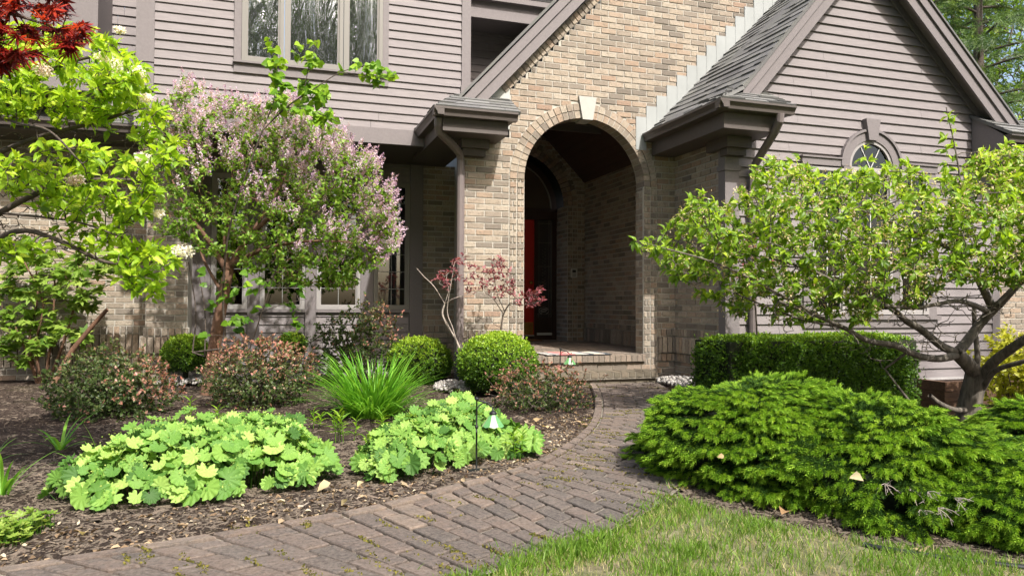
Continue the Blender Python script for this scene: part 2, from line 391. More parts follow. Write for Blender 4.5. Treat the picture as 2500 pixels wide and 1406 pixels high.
for ring in (0, 1):
    r0, r1 = RA+ring*.095+.005, RA+(ring+1)*.095-.005
    for i in range(nA):
        t0 = math.pi*i/nA+.0055/r0; t1 = math.pi*(i+1)/nA-.0055/r0
        if abs((t0+t1)/2-math.pi/2) < .085: continue
        b.T = random.betavariate(1.5, 1.5); f = -.012+random.uniform(-.002, .002)
        P = [(UC+r*math.cos(t), ZS+r*math.sin(t)) for r, t in ((r0, t0), (r1, t0), (r1, t1), (r0, t1))]
        b.prism([(x, VA+f, z) for x, z in P], (0, .2, 0) if ring == 0 else (0, .05, 0))
    b.M = 1; b.T = .5
    for i in range(nA*2):
        t0, t1 = math.pi*i/nA/2, math.pi*(i+1)/nA/2; r0m, r1m = r0+.005, r1+.006
        P = [(UC+r*math.cos(t), ZS+r*math.sin(t)) for r, t in ((r0m, t0), (r1m, t0), (r1m, t1), (r0m, t1))]
        b.prism([(x, VA-.002, z) for x, z in P], (0, .21, 0))
    b.M = 0
b.build('arch_ring', [M_BRICK, M_MORTAR], house)
b = MB(); b.hexa([(3.598, VA-.035, 3.245), (3.735, VA-.035, 3.245), (3.735, VA+.2, 3.245), (3.598, VA+.2, 3.245)], [(3.545, VA-.035, 3.53), (3.785, VA-.035, 3.53), (3.785, VA+.02, 3.53), (3.545, VA+.02, 3.53)])
b.build('keystone', M_STONE, house)
b = MB()
for k in range(19):
    ul, zt = 4.335+.147*k, 3.345+.147*k
    b.box(ul, ul+.1475, VA-.016, VA-.002, zt-.42, zt); b.box(ul+.003, ul+.05, VA-.019, VA-.016, zt-.42, zt-.003)
b.build('step_flashing', M_FLASH, house)
b = MB(); b.prism([(2.05, VA-.006, 3.05), (2.662, VA-.006, 3.05), (2.662, VA-.006, 3.72), (2.05, VA-.006, 3.12)], (0, .05, 0)); b.build('stucco_panel', plain('pale_stucco', (.42, .43, .40), .9), house)
# ---- side wall of the right wing, and the trim at its corner
b = MB(); iv = lambda z: [(VG+.09, VA-.0)]
bricks(b, (US, 0, 0), Yv, Zv, NU, .667, 3.0, iv, back=1, sh=.08)
bricks(b, (US, 0, 0), Yv, Zv, NU, -.1, .253, iv, h=.0745, back=1)
bricks(b, (US, 0, 0), Yv, Zv, NU, .567, .667, iv, L=.0745, h=.1, pr=.02, back=1)
bricks(b, (US, 0, 0), Yv, Zv, NU, .358, .567, iv, L=.0745, h=.209, pr=.045, back=1)
bricks(b, (US, 0, 0), Yv, Zv, NU, .253, .358, iv, L=.0745, h=.105, pr=.026, back=1)
b.build('wall', [M_BRICK, M_MORTAR], house)
b = MB(); b.box(US-.03, US+.155, VG-.035, VG+.1, .05, 2.9); b.box(US-.045, US+.17, VG-.05, VG+.11, 2.5, 2.56); b.build('corner_board', M_TRIM, house)
b = MB(); b.box(8.93, 9.06, VG-.03, VG+.5, .3, 3.2); b.build('corner_board', M_TRIM, house)
# ---- right gable: clapboards round the arched window
AC, AR, AZ = 6.955, .31, 2.655
LT, RTt = 5.94, 7.97
def rl(z): return max(US+.15, 4.98+(z-3.2)/1.16)
def rr(z): return min(8.94, 7.80+(4.70-z)/.961)
def iv_g(z):
    l, r = rl(z), rr(z)
    if r-l < .05: return []
    if z < .80 or z > AZ+.475: return [(l, AC), (AC, r)]
    if z < 2.72: return [(l, LT+.03), (RTt-.03, r)]
    d = math.sqrt(max(.0, .475**2-(z-AZ)**2))-.015; return [(l, AC-max(.09, d)), (AC+max(.09, d), r)]
b = MB(); clap(b, VG, .07, 5.2, iv_g, th=.028); b.build('clapboard_siding', M_SIDING, house)
b = MB(); b.box(US+.1, 9.0, VG-.03, VG+.2, -.5, .07); b.build('foundation', M_CONC, house)
b = MB(); b.box(US+.15, 8.94, VG+.0, VG+.02, .1, .8); b.prism([(US+.1, VG, 2.9), (8.9, VG, 2.9), (6.9, VG, 5.2), (6.7, VG, 5.2)], (0, .03, 0)); b.box(US+.1, LT+.02, VG, VG+.02, .8, 2.95); b.box(RTt-.02, 8.94, VG, VG+.02, .8, 2.95); b.build('sheathing', M_DARK, house)
# arched window of the gable
def unit_window(name, u0, u1, z0, z1, v, fw, cols, rows, mf, mg, md=.05, mun=.012, sash=.018, mm=None):
    w = MB(); d = md
    for a0, a1, c0, c1 in ((u0, u0+fw, z0, z1), (u1-fw, u1, z0, z1), (u0+fw, u1-fw, z0, z0+fw), (u0+fw, u1-fw, z1-fw, z1)): w.box(a0, a1, v-d, v+.02, c0, c1)
    i0, i1, j0, j1 = u0+fw, u1-fw, z0+fw, z1-fw
    for a0, a1, c0, c1 in ((i0, i0+sash, j0, j1), (i1-sash, i1, j0, j1), (i0+sash, i1-sash, j0, j0+sash), (i0+sash, i1-sash, j1-sash, j1)): w.box(a0, a1, v-d+.018, v+.01, c0, c1)
    wo = w.build(name, mf, house)
    g = MB(); g.box(i0+sash*.5, i1-sash*.5, v-.012, v-.008, j0+sash*.5, j1-sash*.5); g.build('pane', mg, wo)
    if cols > 1 or rows > 1:
        g = MB()
        for k in range(1, cols): a = i0+(i1-i0)*k/cols; g.box(a-mun/2, a+mun/2, v-.018, v-.0125, j0+sash, j1-sash)
        for k in range(1, rows): c = j0+(j1-j0)*k/rows; g.box(i0+sash, i1-sash, v-.0185, v-.013, c-mun/2, c+mun/2)
        g.build('muntin', mm or M_MUNT, wo)
    return wo
w = MB()       # surround
vt = VG-.045
w.box(LT, LT+.13, vt, VG, .85, 2.66); w.box(RTt-.13, RTt, vt, VG, .85, 2.66)
w.box(LT-.02, AC-.44, vt-.012, VG, 2.64, 2.725); w.box(AC+.44, RTt+.02, vt-.012, VG, 2.64, 2.725)
w.box(LT-.03, AC-.45, vt-.03, VG, 2.725, 2.745); w.box(AC+.45, RTt+.03, vt-.03, VG, 2.725, 2.745)
w.box(AC-.42, AC-.31, vt, VG, .85, AZ); w.box(AC+.31, AC+.42, vt, VG, .85, AZ)
w.box(LT-.04, RTt+.04, VG-.075, VG, .80, .85); w.box(LT, RTt, vt, VG, .70, .80)
n = 22
for i in range(n):
    t0, t1 = math.pi*i/n, math.pi*(i+1)/n
    for r0, r1, dv in ((.335, .445, .048), (.445, .475, .07)):
        P = [(AC+r*math.cos(t), AZ+r*math.sin(t)) for r, t in ((r0, t0), (r1, t0), (r1, t1), (r0, t1))]
        w.prism([(x, VG-dv, z) for x, z in P], (0, dv, 0))
wd = w.build('window_surround', M_TRIM, house)
b = MB(); b.hexa([(AC-.075, VG-.09, 2.985), (AC+.055, VG-.09, 2.985), (AC+.055, VG, 2.985), (AC-.075, VG, 2.985)], [(AC-.12, VG-.09, 3.245), (AC+.10, VG-.09, 3.245), (AC+.10, VG, 3.245), (AC-.12, VG, 3.245)]); b.build('keystone', M_TRIM, wd)
unit_window('window', LT+.13, AC-.42, .86, 2.62, VG, .04, 2, 4, M_WFRAME, M_GLASSG)
unit_window('window', AC-.31, AC+.31, .86, 2.62, VG, .04, 2, 4, M_WFRAME, M_GLASSG)
unit_window('window', AC+.42, RTt-.13, .86, 2.62, VG, .04, 2, 4, M_WFRAME, M_GLASSG)
w = MB()
for i in range(n):
    t0, t1 = math.pi*i/n, math.pi*(i+1)/n
    P = [(AC+r*math.cos(t), AZ+r*math.sin(t)) for r, t in ((.295, t0), (.335, t0), (.335, t1), (.295, t1))]
    w.prism([(x, VG-.035, z) for x, z in P], (0, .04, 0))
w.box(AC-.33, AC+.33, VG-.035, VG+.01, AZ-.035, AZ)
wo = w.build('arched_window', M_WFRAME, house)
g = MB(); g.prism([(AC+.3*math.cos(math.pi*i/20), VG-.01, AZ+.3*math.sin(math.pi*i/20)) for i in range(21)], (0, .004, 0)); g.build('pane', M_GLASSG, wo)
g = MB()
for a in (60, 120):
    c, s = math.cos(math.radians(a)), math.sin(math.radians(a)); g.slab((AC+.01*c, VG-.018, AZ), (AC+.3*c, VG-.018, AZ+.3*s), (0, .005, 0), (.012, 0, 0))
g.build('muntin', M_MUNT, wo)
b = MB(); b.box(5.2, 8.85, VG+1.2, VG+1.25, 0, 3); b.box(5.2, 5.25, VG+.03, VG+1.2, 0, 3); b.box(8.8, 8.85, VG+.03, VG+1.2, 0, 3); b.box(5.2, 8.85, VG+.03, VG+1.25, 3, 3.05); b.build('room', M_DARK, house)
# ---- roof of the right wing
b = MB(); E0, E1, R0, R1 = (4.555, 6.60, 3.12), (4.47, VA-.01, 3.10), (6.50, 6.60, 5.375), (6.50, VA-.01, 5.11)
shingles(b, (4.945, 6.89, 3.40), (4.745, VA-.01, 3.372), (6.80, 6.89, 5.56), (6.80, VA-.01, 5.42), tab=.21); shingles(b, (4.43, 6.56, 3.128), (4.47, VA-.01, 3.115), (4.945, 6.89, 3.395), (4.745, VA-.01, 3.368), ex=.12, tab=.21); b.T = .45
b.hexa([(6.80, 6.89, 5.53), (9.35, 6.89, 3.08), (9.35, VA, 2.99), (6.80, VA, 5.39)], [(6.80, 6.89, 5.56), (9.35, 6.89, 3.11), (9.35, VA, 3.02), (6.80, VA, 5.42)])
b.build('roof', M_SHIN, house)
def rake(P0, P1, vf, vb, out=1, soff=True, s=1.):
    """two stepped boards under a roof edge running P0->P1 (u,z), and the soffit behind them"""
    (a0, z0), (a1, z1) = P0, P1; w = MB()
    def bar(d0, d1, v0, v1): w.hexa([(a0, v0, z0-d1), (a1, v0, z1-d1), (a1, v1, z1-d1), (a0, v1, z0-d1)], [(a0, v0, z0-d0), (a1, v0, z1-d0), (a1, v1, z1-d0), (a0, v1, z0-d0)])
    bar(.035, .15*s, vf+.01, vf+.045); bar(.14*s, .30*s, vf+.035, vf+.065)
    ro = w.build('rake_board', M_TRIM, house)
    w = MB()
    def bar(d0, d1, v0, v1): w.hexa([(a0, v0, z0-d1), (a1, v0, z1-d1), (a1, v1, z1-d1), (a0, v1, z0-d1)], [(a0, v0, z0-d0), (a1, v0, z1-d0), (a1, v1, z1-d0), (a0, v1, z0-d0)])
    bar(.19, .215, vf+.066, vb+.03); bar(.216, .33, vb-.05, vb-.026)
    w.build('soffit', M_TRIM, ro)
rake((4.95, 3.405), (6.80, 5.55), 6.90, VG, s=1.15); rake((6.80, 5.55), (9.28, 3.17), 6.90, VG, s=1.15)
def gutter_front(u0, u1, v, z): 
    w = MB(); w.prism([(u0, v, z), (u0, v, z-.022), (u0, v+.012, z-.03), (u0, v+.034, z-.062), (u0, v+.04, z-.09), (u0, v+.11, z-.09), (u0, v+.11, z)], (u1-u0, 0, 0)); return w
def side_part(w, u, v0, v1, z): w.prism([(u, v0, z), (u, v0, z-.022), (u+.012, v0, z-.03), (u+.034, v0, z-.062), (u+.04, v0, z-.09), (u+.11, v0, z-.09), (u+.11, v0, z)], (0, v1-v0, 0)); return w
w = gutter_front(4.415, 5.37, 6.54, 3.125); side_part(w, 4.413, 6.541, VA-.03, 3.127); w.build('gutter', M_GUT, house)
b = MB(); shingles(b, (4.43, 6.56, 3.128), (5.38, 6.56, 3.128), (4.93, VG-.005, 3.46), (5.40, VG-.005, 3.46), ex=.13, tab=.24)
b.build('roof', M_SHIN, house)
w = MB(); w.box(4.56, 5.27, 6.70, VG-.002, 2.86, 3.03); w.box(4.56, 4.90, VG-.002, VA-.01, 2.86, 3.03); w.box(4.45, 5.34, 6.60, VG-.002, 3.031, 3.05); w.box(4.45, 4.90, VG-.002, VA-.01, 3.031, 3.05)
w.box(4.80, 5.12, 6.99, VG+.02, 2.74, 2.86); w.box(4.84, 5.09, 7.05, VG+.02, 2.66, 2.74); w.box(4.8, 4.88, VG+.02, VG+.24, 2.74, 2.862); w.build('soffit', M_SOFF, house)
# mirrored return at the far end of the gable
w = gutter_front(8.60, 10.2, 6.60, 3.09); w.build('gutter', M_GUT, house)
w = MB(); w.prism([(8.60, 6.71, 2.90), (8.60, VG-.03, 2.80), (8.60, VG-.03, 3.42), (8.60, 6.71, 3.10)], (.04, 0, 0)); w.box(8.64, 10.2, 6.71, 6.74, 2.9, 3.05); w.box(8.6, 10.2, 6.72, 8.0, 2.84, 2.9); w.build('soffit', M_TRIM, house)
b = MB(); shingles(b, (8.58, 6.59, 3.10), (10.3, 6.59, 3.10), (8.58, VG-.01, 3.45), (10.3, VG-.01, 3.45), ex=.13, tab=.24); b.build('roof', M_SHIN, house)
b = MB(); bricks(b, (0, VG+.12, 0), X, Zv, NV, -.3, 2.85, lambda z: [(9.06, 10.8)], back=1, L=.214); b.build('wall', [M_BRICK, M_MORTAR], house)
# downspout of the right wing
def spout(path, name='downspout', w=.048, d=.036):
    s = MB(); s.tube(path, .046, 10); return s.build(name, M_DOWN, house)
spout([(5.20, 6.60, 3.04), (5.20, 6.61, 2.96), (5.205, 6.70, 2.86), (5.21, 6.95, 2.66), (5.212, VG-.10, 2.55), (5.212, VG-.075, 2.42), (5.212, VG-.07, .15)])
# ---- small roof on the left pillar
w = gutter_front(1.62, 2.57, 7.67, 3.09); side_part(w, 1.618, 7.671, 8.88, 3.092); w.build('gutter', M_GUT, house)
b = MB(); shingles(b, (1.635, 7.69, 3.096), (2.6, 7.69, 3.096), (2.02, VA-.03, 3.41), (2.66, VA-.005, 3.41), ex=.13, tab=.24); shingles(b, (1.635, 8.9, 3.094), (1.635, 7.69, 3.094), (1.95, 8.9, 3.34), (2.0, VA-.04, 3.40), ex=.13)
b.build('roof', M_SHIN, house)
w = MB(); w.box(1.74, 2.49, 7.80, VA-.012, 2.86, 3.0); w.box(1.74, 2.05, VA-.012, 9.6, 2.86, 3.0); w.box(1.66, 2.54, 7.74, VA-.012, 3.001, 3.02); w.box(1.66, 2.05, VA-.012, 8.88, 3.001, 3.02); 
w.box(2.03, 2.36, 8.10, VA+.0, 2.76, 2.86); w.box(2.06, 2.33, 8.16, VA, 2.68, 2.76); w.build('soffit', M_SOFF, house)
s = spout([(1.70, 7.83, 3.0), (1.70, 7.85, 2.93), (1.72, 7.90, 2.86), (1.90, 8.05, 2.77), (2.02, 8.17, 2.70), (2.045, 8.205, 2.62), (2.045, 8.21, .42)])
b = MB(); z = .0
while z < .40: b.lathe((2.045, 8.21, z), [(.066, 0), (.066, .012), (.05, .014), (.05, .024)], 14); z += .024
b.build('drain_pipe', M_BLACKP, house, True)
# rake of the entry gable
rake((1.99, 3.305), (4.66, 6.21), 8.10, VA, s=1.18)
b = MB(); b.hexa([(1.90, 8.09, 3.20), (4.66, 8.09, 6.20), (4.66, 9.9, 6.20), (1.90, 8.88, 3.20)], [(1.89, 8.09, 3.232), (4.65, 8.09, 6.236), (4.65, 9.9, 6.236), (1.89, 8.88, 3.232)]); b.build('roof', M_SHIN, house)
# ---- porch
VB, UI, VD = 11.58, 5.09, 12.137; DC = 3.87
b = MB()
pi_iv = lambda z: [(8.5, VB)]
bricks(b, (UI, 0, 0), Yv, Zv, NU, .667, 3.1, pi_iv, back=1); bricks(b, (UI, 0, 0), Yv, Zv, NU, .58, .667, pi_iv, L=.0745, h=.087, pr=.02, back=1); bricks(b, (UI, 0, 0), Yv, Zv, NU, ZF, .58, pi_iv, L=.0745, h=.23, pr=.03, back=1)
b.build('wall', [M_BRICK, M_MORTAR], house)
b = MB()
def iv_b(z):
    top = UI if z < 3.06 else UI-(z-3.06); R = 1.08
    if z < 2.66: d = R
    elif z < 2.66+R: d = math.sqrt(R*R-(z-2.66)**2)
    else: return [(2.6, top)]
    return [(2.6, DC-d), (DC+d, top)]
bricks(b, (0, VB, 0), X, Zv, NV, ZF, 4.2, iv_b, back=1)
annulus(b, DC, VB+.006, 2.66, 1.04, 1.2); b.M = 1; b.box(DC+1.0, UI+.05, VB+.02, VB+.06, ZF, 3.4); b.M = 0
for ring in (0, 1):
    r0 = .90+ring*.09
    for side in (-1, 1):
        a0, a1 = sorted((DC+side*r0, DC+side*(r0+.09))); bricks(b, (0, VB-.002, 0), X, Zv, NV, ZF, 2.66, lambda q: [(a0, a1)], L=.09, sh=a0, pr=.01)
        b.M = 1; b.face((a0, VB-.001, ZF), (a1, VB-.001, ZF), (a1, VB-.001, 2.66), (a0, VB-.001, 2.66)); b.M = 0
    for i in range(36):
        t0, t1 = math.pi*i/36+.006, math.pi*(i+1)/36-.006; b.T = random.random()
        b.prism([(DC+r*math.cos(t), VB-.012, 2.66+r*math.sin(t)) for r, t in ((r0+.004, t0), (r0+.086, t0), (r0+.086, t1), (r0+.004, t1))], (0, .2, 0))
bricks(b, (DC+.90, VB, 0), Yv, Zv, NU, ZF, 2.66, lambda z: [(0, VD-VB)], pr=.004, back=1)
b.build('wall', [M_BRICK, M_MORTAR], house)
b = MB(); bricks(b, (2.60, 0, 0), Yv, Zv, (1, 0, 0), ZF, 3.1, lambda z: [(8.5, VB)], back=1); b.M = 1; b.box(2.45, 2.59, 8.5, 11.5, 0, 3.1); b.build('wall', [M_BRICK, M_MORTAR], house)
b = MB()
for sgn in (1, -1):
    q0 = np.array([UI if sgn > 0 else 2.6, 0, 3.06]); q1 = np.array([3.85, 0, 4.30]); k = 13
    for i in range(k):
        a = q0+(q1-q0)*(i+.03)/k; c = q0+(q1-q0)*(i+.97)/k
        b.hexa([(a[0], 8.49, a[2]), (c[0], 8.49, c[2]), (c[0], VB+.6, c[2]), (a[0], VB+.6, a[2])], [(a[0], 8.49, a[2]+.02), (c[0], 8.49, c[2]+.02), (c[0], VB+.6, c[2]+.02), (a[0], VB+.6, a[2]+.02)])
    b.hexa([(q0[0], 8.49, q0[2]+.021), (q1[0], 8.49, q1[2]+.021), (q1[0], VB+.6, q1[2]+.021), (q0[0], VB+.6, q0[2]+.021)], [(q0[0], 8.49, q0[2]+.06), (q1[0], 8.49, q1[2]+.06), (q1[0], VB+.6, q1[2]+.06), (q0[0], VB+.6, q0[2]+.06)])
b.build('porch_ceiling', M_CEIL, house)
PAVE = [(0, (.075, .066, .06)), (.3, (.12, .10, .088)), (.6, (.165, .13, .11)), (.85, (.21, .16, .13)), (1, (.26, .20, .16))]
M_PAVE = brickmat('weathered_paver', PAVE, stain=(.05, .045, .04), amt=.5)
M_STEPB = brickmat('mossy_step_brick', [(0, (.028, .028, .020)), (.5, (.055, .050, .036)), (1, (.12, .095, .07))], stain=(.03, .034, .018), amt=.8)
M_JOINT = plain('sandy_joint', (.20, .175, .14), .95, nz=40, amt=.5)
b = MB(); bricks(b, (0, 0, ZF-.006), X, Yv, Zv, 8.26, VD+.05, lambda z: [(2.6 if z > 8.5 else UC-RA+.0, UI if z > 8.5 else UC+RA)], L=.2, h=.1, g=.008, pr=.005, back=1)
bricks(b, (0, 8.235, 0), X, Zv, NV, .255, ZF+.0, lambda z: [(UC-RA-.02, UC+RA)], L=.0745, h=.097, pr=.02); b.M = 1; b.box(UC-RA-.02, UC+RA, 8.225, 8.3, .26, ZF-.008); b.box(UC-RA-.02, UC+RA, 8.265, 8.3, .1, .26); b.M = 0
bricks(b, (0, 8.262, 0), X, Zv, NV, .15, .255, lambda z: [(UC-RA, UC+RA)], L=.2, h=.105, pr=.006)
b.build('porch_floor', [M_PAVE, M_JOINT], house)
b = MB(); bricks(b, (0, 0, .155), X, Yv, Zv, 8.02, 8.27, lambda z: [(2.5, 4.5)], L=.1, h=.25, g=.008, pr=.006, back=1)
bricks(b, (0, 8.022, 0), X, Zv, NV, .085, .161, lambda z: [(2.5, 4.5)], L=.1, h=.076, pr=.02); b.M = 1; b.box(2.5, 4.5, 8.01, 8.26, .07, .152); b.M = 0
bricks(b, (0, 8.05, 0), X, Zv, NV, -.02, .085, lambda z: [(2.5, 4.485)], L=.2, h=.105, pr=.008, back=1)
b.M = 1; b.box(2.52, 4.48, 8.055, 8.25, -.02, .07); b.build('porch_step', [M_STEPB, M_JOINT], house)
b = MB(); b.prism([(2.75, 8.44, 3.30), (5.2, 8.44, 3.30), (5.2, 8.44, 5.9), (4.95, 8.44, 5.7)], (0, .04, 0)); b.box(UI+.012, UI+.05, 8.32, 11.7, 0, 3.4); b.box(3.75, 5.3, 8.5, 12.2, 4.4, 4.44); b.box(2.5, UC-.82, 8.40, 8.48, 2.4, 3.3); b.box(2.5, 5.3, VD+.1, VD+.14, 0, 4.4); b.box(UC+.82, UI+.05, 8.44, 8.48, 2.4, 3.3); b.build('light_block_plates', M_DARK, house)  # unseen dark plates added round the porch to keep sunlight from leaking in
# door, sidelight, transom
d = MB(); d.box(3.44, 4.352, VD-.03, VD+.02, .44, 2.455); door = d.build('front_door', M_RED, house)
d = MB(); d.box(3.47, 4.34, VD-.035, VD-.03, .45, .66); d.build('kick_plate', M_BRASS, door)
d = MB(); d.lathe((4.28, VD-.08, 1.35), [(.0, -.03), (.028, -.02), (.032, 0), (.028, .02), (0, .03)], 12); d.tube([(4.28, VD-.08, 1.35), (4.28, VD-.03, 1.35)], .012); d.build('handle', M_BRASS, door, True)
d = MB()
for a0, a1 in ((4.352, 4.405), (4.68, 4.775), (3.30, 3.44)): d.box(a0, a1, VD-.06, VD+.03, ZF, 2.66)
d.box(3.3, 4.775, VD-.07, VD+.03, 2.46, 2.60); d.box(3.3, 4.775, VD-.055, VD+.03, ZF, .42); d.box(4.405, 4.68, VD-.04, VD+.02, .42, .74); d.box(3.3, 4.775, VD-.085, VD+.03, 2.60, 2.66)
for i in range(24):
    t0, t1 = math.pi*i/24, math.pi*(i+1)/24
    d.prism([(DC+r*math.cos(t), VD-.05, 2.66+r*math.sin(t)) for r, t in ((.80, t0), (.90, t0), (.90, t1), (.80, t1))], (0, .07, 0))
df = d.build('door_frame', M_WOOD, house)
d = MB(); d.box(4.40, 4.685, VD-.062, VD-.03, .432, .475); d.box(3.44, 4.35, VD-.06, VD-.031, .42, .436); d.build('threshold', plain('pale_sill', (.5, .5, .47), .5), df)
d = MB(); d.box(4.405, 4.68, VD-.012, VD-.006, .74, 2.46); sg = d.build('sidelight_pane', M_DGLASS, df)
d = MB()
for z in (.80, 1.22, 1.64, 2.06, 2.40): d.box(4.415, 4.67, VD-.018, VD-.0125, z-.006, z+.006)
for a in (4.45, 4.635): d.box(a-.003, a+.003, VD-.018, VD-.0125, .75, 2.45)
for k in range(26): d.lathe((4.52+.045*(k % 2), VD-.014, 1.25+.028*k), [(.0, -.012), (.011, 0), (0, .012)], 6)
d.build('leading', plain('lead_came', (.10, .085, .075), .4), sg)
d = MB(); k = 26
for i in range(k):
    t0, t1 = 2*math.pi*i/k, 2*math.pi*(i+1)/k
    for s0, s1 in ((1, .93),):
        d.prism([(4.545+.095*s*math.cos(t), VD-.016, .86+.062*s*math.sin(t)) for s, t in ((s0, t0), (s0, t1), (s1, t1), (s1, t0))], (0, .003, 0))
for a0, a1, zz in ((-.06, .06, .025), (-.07, .07, .0), (-.05, .05, -.025)): d.slab((4.545+a0, VD-.016, .86+zz-.01), (4.545+a1, VD-.016, .86+zz+.012), (0, .003, 0), (0, 0, .008))
d.build('oval_decal', plain('decal_white', (.5, .47, .45), .6), sg)
d = MB(); d.prism([(DC+.81*math.cos(math.pi*i/24), VD-.01, 2.66+.81*math.sin(math.pi*i/24)) for i in range(25)], (0, .005, 0)); d.build('transom_pane', glass('transom_glass', .10, base=(.07, .045, .03)), df)
d = MB()
for i in range(24):
    t0, t1 = math.pi*i/24, math.pi*(i+1)/24
    d.prism([(DC+r*math.cos(t), VD-.054, 2.66+r*math.sin(t)) for r, t in ((.785, t0), (.80, t0), (.80, t1), (.785, t1))], (0, .05, 0))
d.build('transom_trim', plain('pale_bead', (.20, .18, .16), .5), df)
b = MB(); b.box(2.6, UI, VD+.05, VD+.08, 0, 4.3); b.build('backing_wall', M_DARK, house)
# ---- second storey on the left, and the window bay under it
V2, VW = 8.90, 10.20
UL2, UR2 = pu(378, 100, V2), 2.235
uw0, uw1 = pu(572, 100, V2), pu(948, 100, V2); zsill = pz(771, 170, V2)
def iv2(z):
    if z < zsill-.04: return [(UL2, uw0), (uw0, UR2-.02)]
    return [(UL2, uw0), (uw1, UR2-.02)]
b = MB(); zz = 3.075
clap(b, V2, zz, zsill-.05, iv2, ex=.1045); clap(b, V2, zsill-.05, 5.3, lambda z: [(UL2, uw0), (uw1, UR2-.02)], ex=.1045); b.build('clapboard_siding', M_SIDING, house)
b = MB(); b.box(UL2-.05, UR2, V2+.001, V2+.02, 2.95, zsill); b.box(UL2-.05, uw0+.05, V2+.001, V2+.02, zsill, 5.3); b.box(uw1-.05, UR2, V2+.001, V2+.02, zsill, 5.3); b.build('sheathing', M_DARK, house)
b = MB(); b.box(UL2-.19, 2.05, V2-.035, V2+.02, 2.90, 3.085); b.build('fascia_board', M_TRIM, house)
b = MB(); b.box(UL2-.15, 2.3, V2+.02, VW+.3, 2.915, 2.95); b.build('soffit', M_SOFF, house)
b = MB(); b.box(UR2-.02, UR2+.095, V2-.035, V2+1.4, 3.38, 5.4); b.box(UR2-.03, UR2+.10, V2-.04, V2+.1, 3.38, 3.70); b.build('corner_board', M_TRIM, house)
b = MB(); b.box(UL2-.185, UL2, V2-.035, V2+1.4, 3.62, 5.3); b.box(UL2-.225, UL2, V2-.05, V2+.3, 3.30, 3.60); b.box(UL2-.20, UL2, V2-.03, V2+.3, 3.0, 3.28); b.build('corner_board', M_TRIM, house)
w = MB(); w.box(uw0, pu(590, 100, V2), V2-.04, V2+.02, zsill, 5.3); w.box(pu(934, 100, V2), uw1, V2-.04, V2+.02, zsill, 5.3); w.box(uw0-.01, uw1+.01, V2-.07, V2, zsill-.022, zsill); w.box(uw0-.0, uw1+.0, V2-.035, V2, zsill-.13, zsill-.023); w.build('window_surround', M_TRIM, house)
for xa, xb in ((590, 694), (694, 838), (838, 934)):
    unit_window('window', pu(xa, 100, V2)+.003, pu(xb, 100, V2)-.003, zsill+.004, 5.3, V2, .045, 1, 1, M_CLAD, M_MIRR, sash=.022)
# recess to the right of it
b = MB(); clap(b, 9.9, 3.5, 5.0, lambda z: [(2.3, 4.6)], ex=.1045); b.build('clapboard_siding', M_SIDING, house)
b = MB(); zb = pz(1200, 45, 9.3); b.box(2.32, 4.6, 9.28, 9.32, zb-.02, zb+.28); b.box(2.3, 4.6, 9.32, 9.95, zb+.02, zb+.06); b.box(2.3, 4.6, 9.2, 9.28, zb+.20, zb+.29); b.build('fascia_board', M_TRIM, house)
b = MB(); shingles(b, (2.3, 8.95, 3.45), (3.2, 8.95, 3.45), (2.3, 9.89, 4.05), (3.2, 9.89, 4.05), tab=.22); shingles(b, (2.3, 9.18, zb+.30), (5, 9.18, zb+.30), (2.3, 10.4, zb+.95), (5, 10.4, zb+.95), tab=.22); b.build('roof', M_SHIN, house)
# window bay
zw0, zw1 = pz(800, 755, VW), pz(960, 447, VW)
xs = [(515, 604), (634, 744), (772, 879), (911, 998)]; U4 = [(pu(a, 700, VW), pu(c, 700, VW)) for a, c in xs]
for k, (a, c) in enumerate(U4): unit_window('window', a, c, zw0, zw1, VW, .045, 2, 7, M_WFRAME if k < 3 else M_CLAD, M_GLASS, mm=M_MUNTD, mun=.009)
b = MB(); ed = [(pu(458, 700, VW), U4[0][0]-.005)]+[(U4[i][1]+.005, U4[i+1][0]-.005) for i in range(3)]+[(U4[3][1]+.005, pu(1030, 700, VW))]
for a, c in ed: b.box(a, c, VW-.05, VW+.02, -.05, 2.92)
for a, c in U4: b.box(a-.004, c+.004, VW-.06, VW+.02, zw0-.04, zw0-.003)
b.build('window_post', M_TRIM, house)
b = MB(); clap(b, VW, -.05, zw0-.04, lambda z: [(a, c) for a, c in U4], ex=.105); b.build('clapboard_siding', M_SIDING, house); b = MB(); clap(b, VW, zw1+.01, 2.92, lambda z: [(a, c) for a, c in U4], ex=.105); b.build('clapboard_siding', M_SIDING, house)
b = MB(); b.box(-1.1, 2.2, VW+1.3, VW+1.35, -.1, 2.9); b.box(-1.1, -1.05, VW+.03, VW+1.3, -.1, 2.9); b.box(2.15, 2.2, VW+.03, VW+1.3, -.1, 2.9); b.box(-1.1, 2.2, VW+.03, VW+1.3, -.15, -.1); b.box(-1.1, 2.2, VW+.021, VW+1.3, 2.96, 3.0); b.build('room', M_DARK, house)
b = MB(); a0 = U4[3][0]+.14
for k in range(14): b.box(a0+.025*k, a0+.025*k+.026, VW+.12+.012*(k % 2), VW+.135+.012*(k % 2), zw0, zw1)
b.build('curtain', M_CURT, house)
b = MB(); bricks(b, (0, VW-.005, 0), X, Zv, NV, .667, 2.93, lambda z: [(pu(1030, 700, VW), 2.5)], back=1, sh=.03); bricks(b, (0, VW-.005, 0), X, Zv, NV, .567, .667, lambda z: [(pu(1030, 700, VW), 2.5)], L=.0745, h=.1, pr=.02, back=1); bricks(b, (0, VW-.005, 0), X, Zv, NV, -.1, .567, lambda z: [(pu(1030, 700, VW), 2.5)], pr=.03, back=1); b.build('wall', [M_BRICK, M_MORTAR], house)
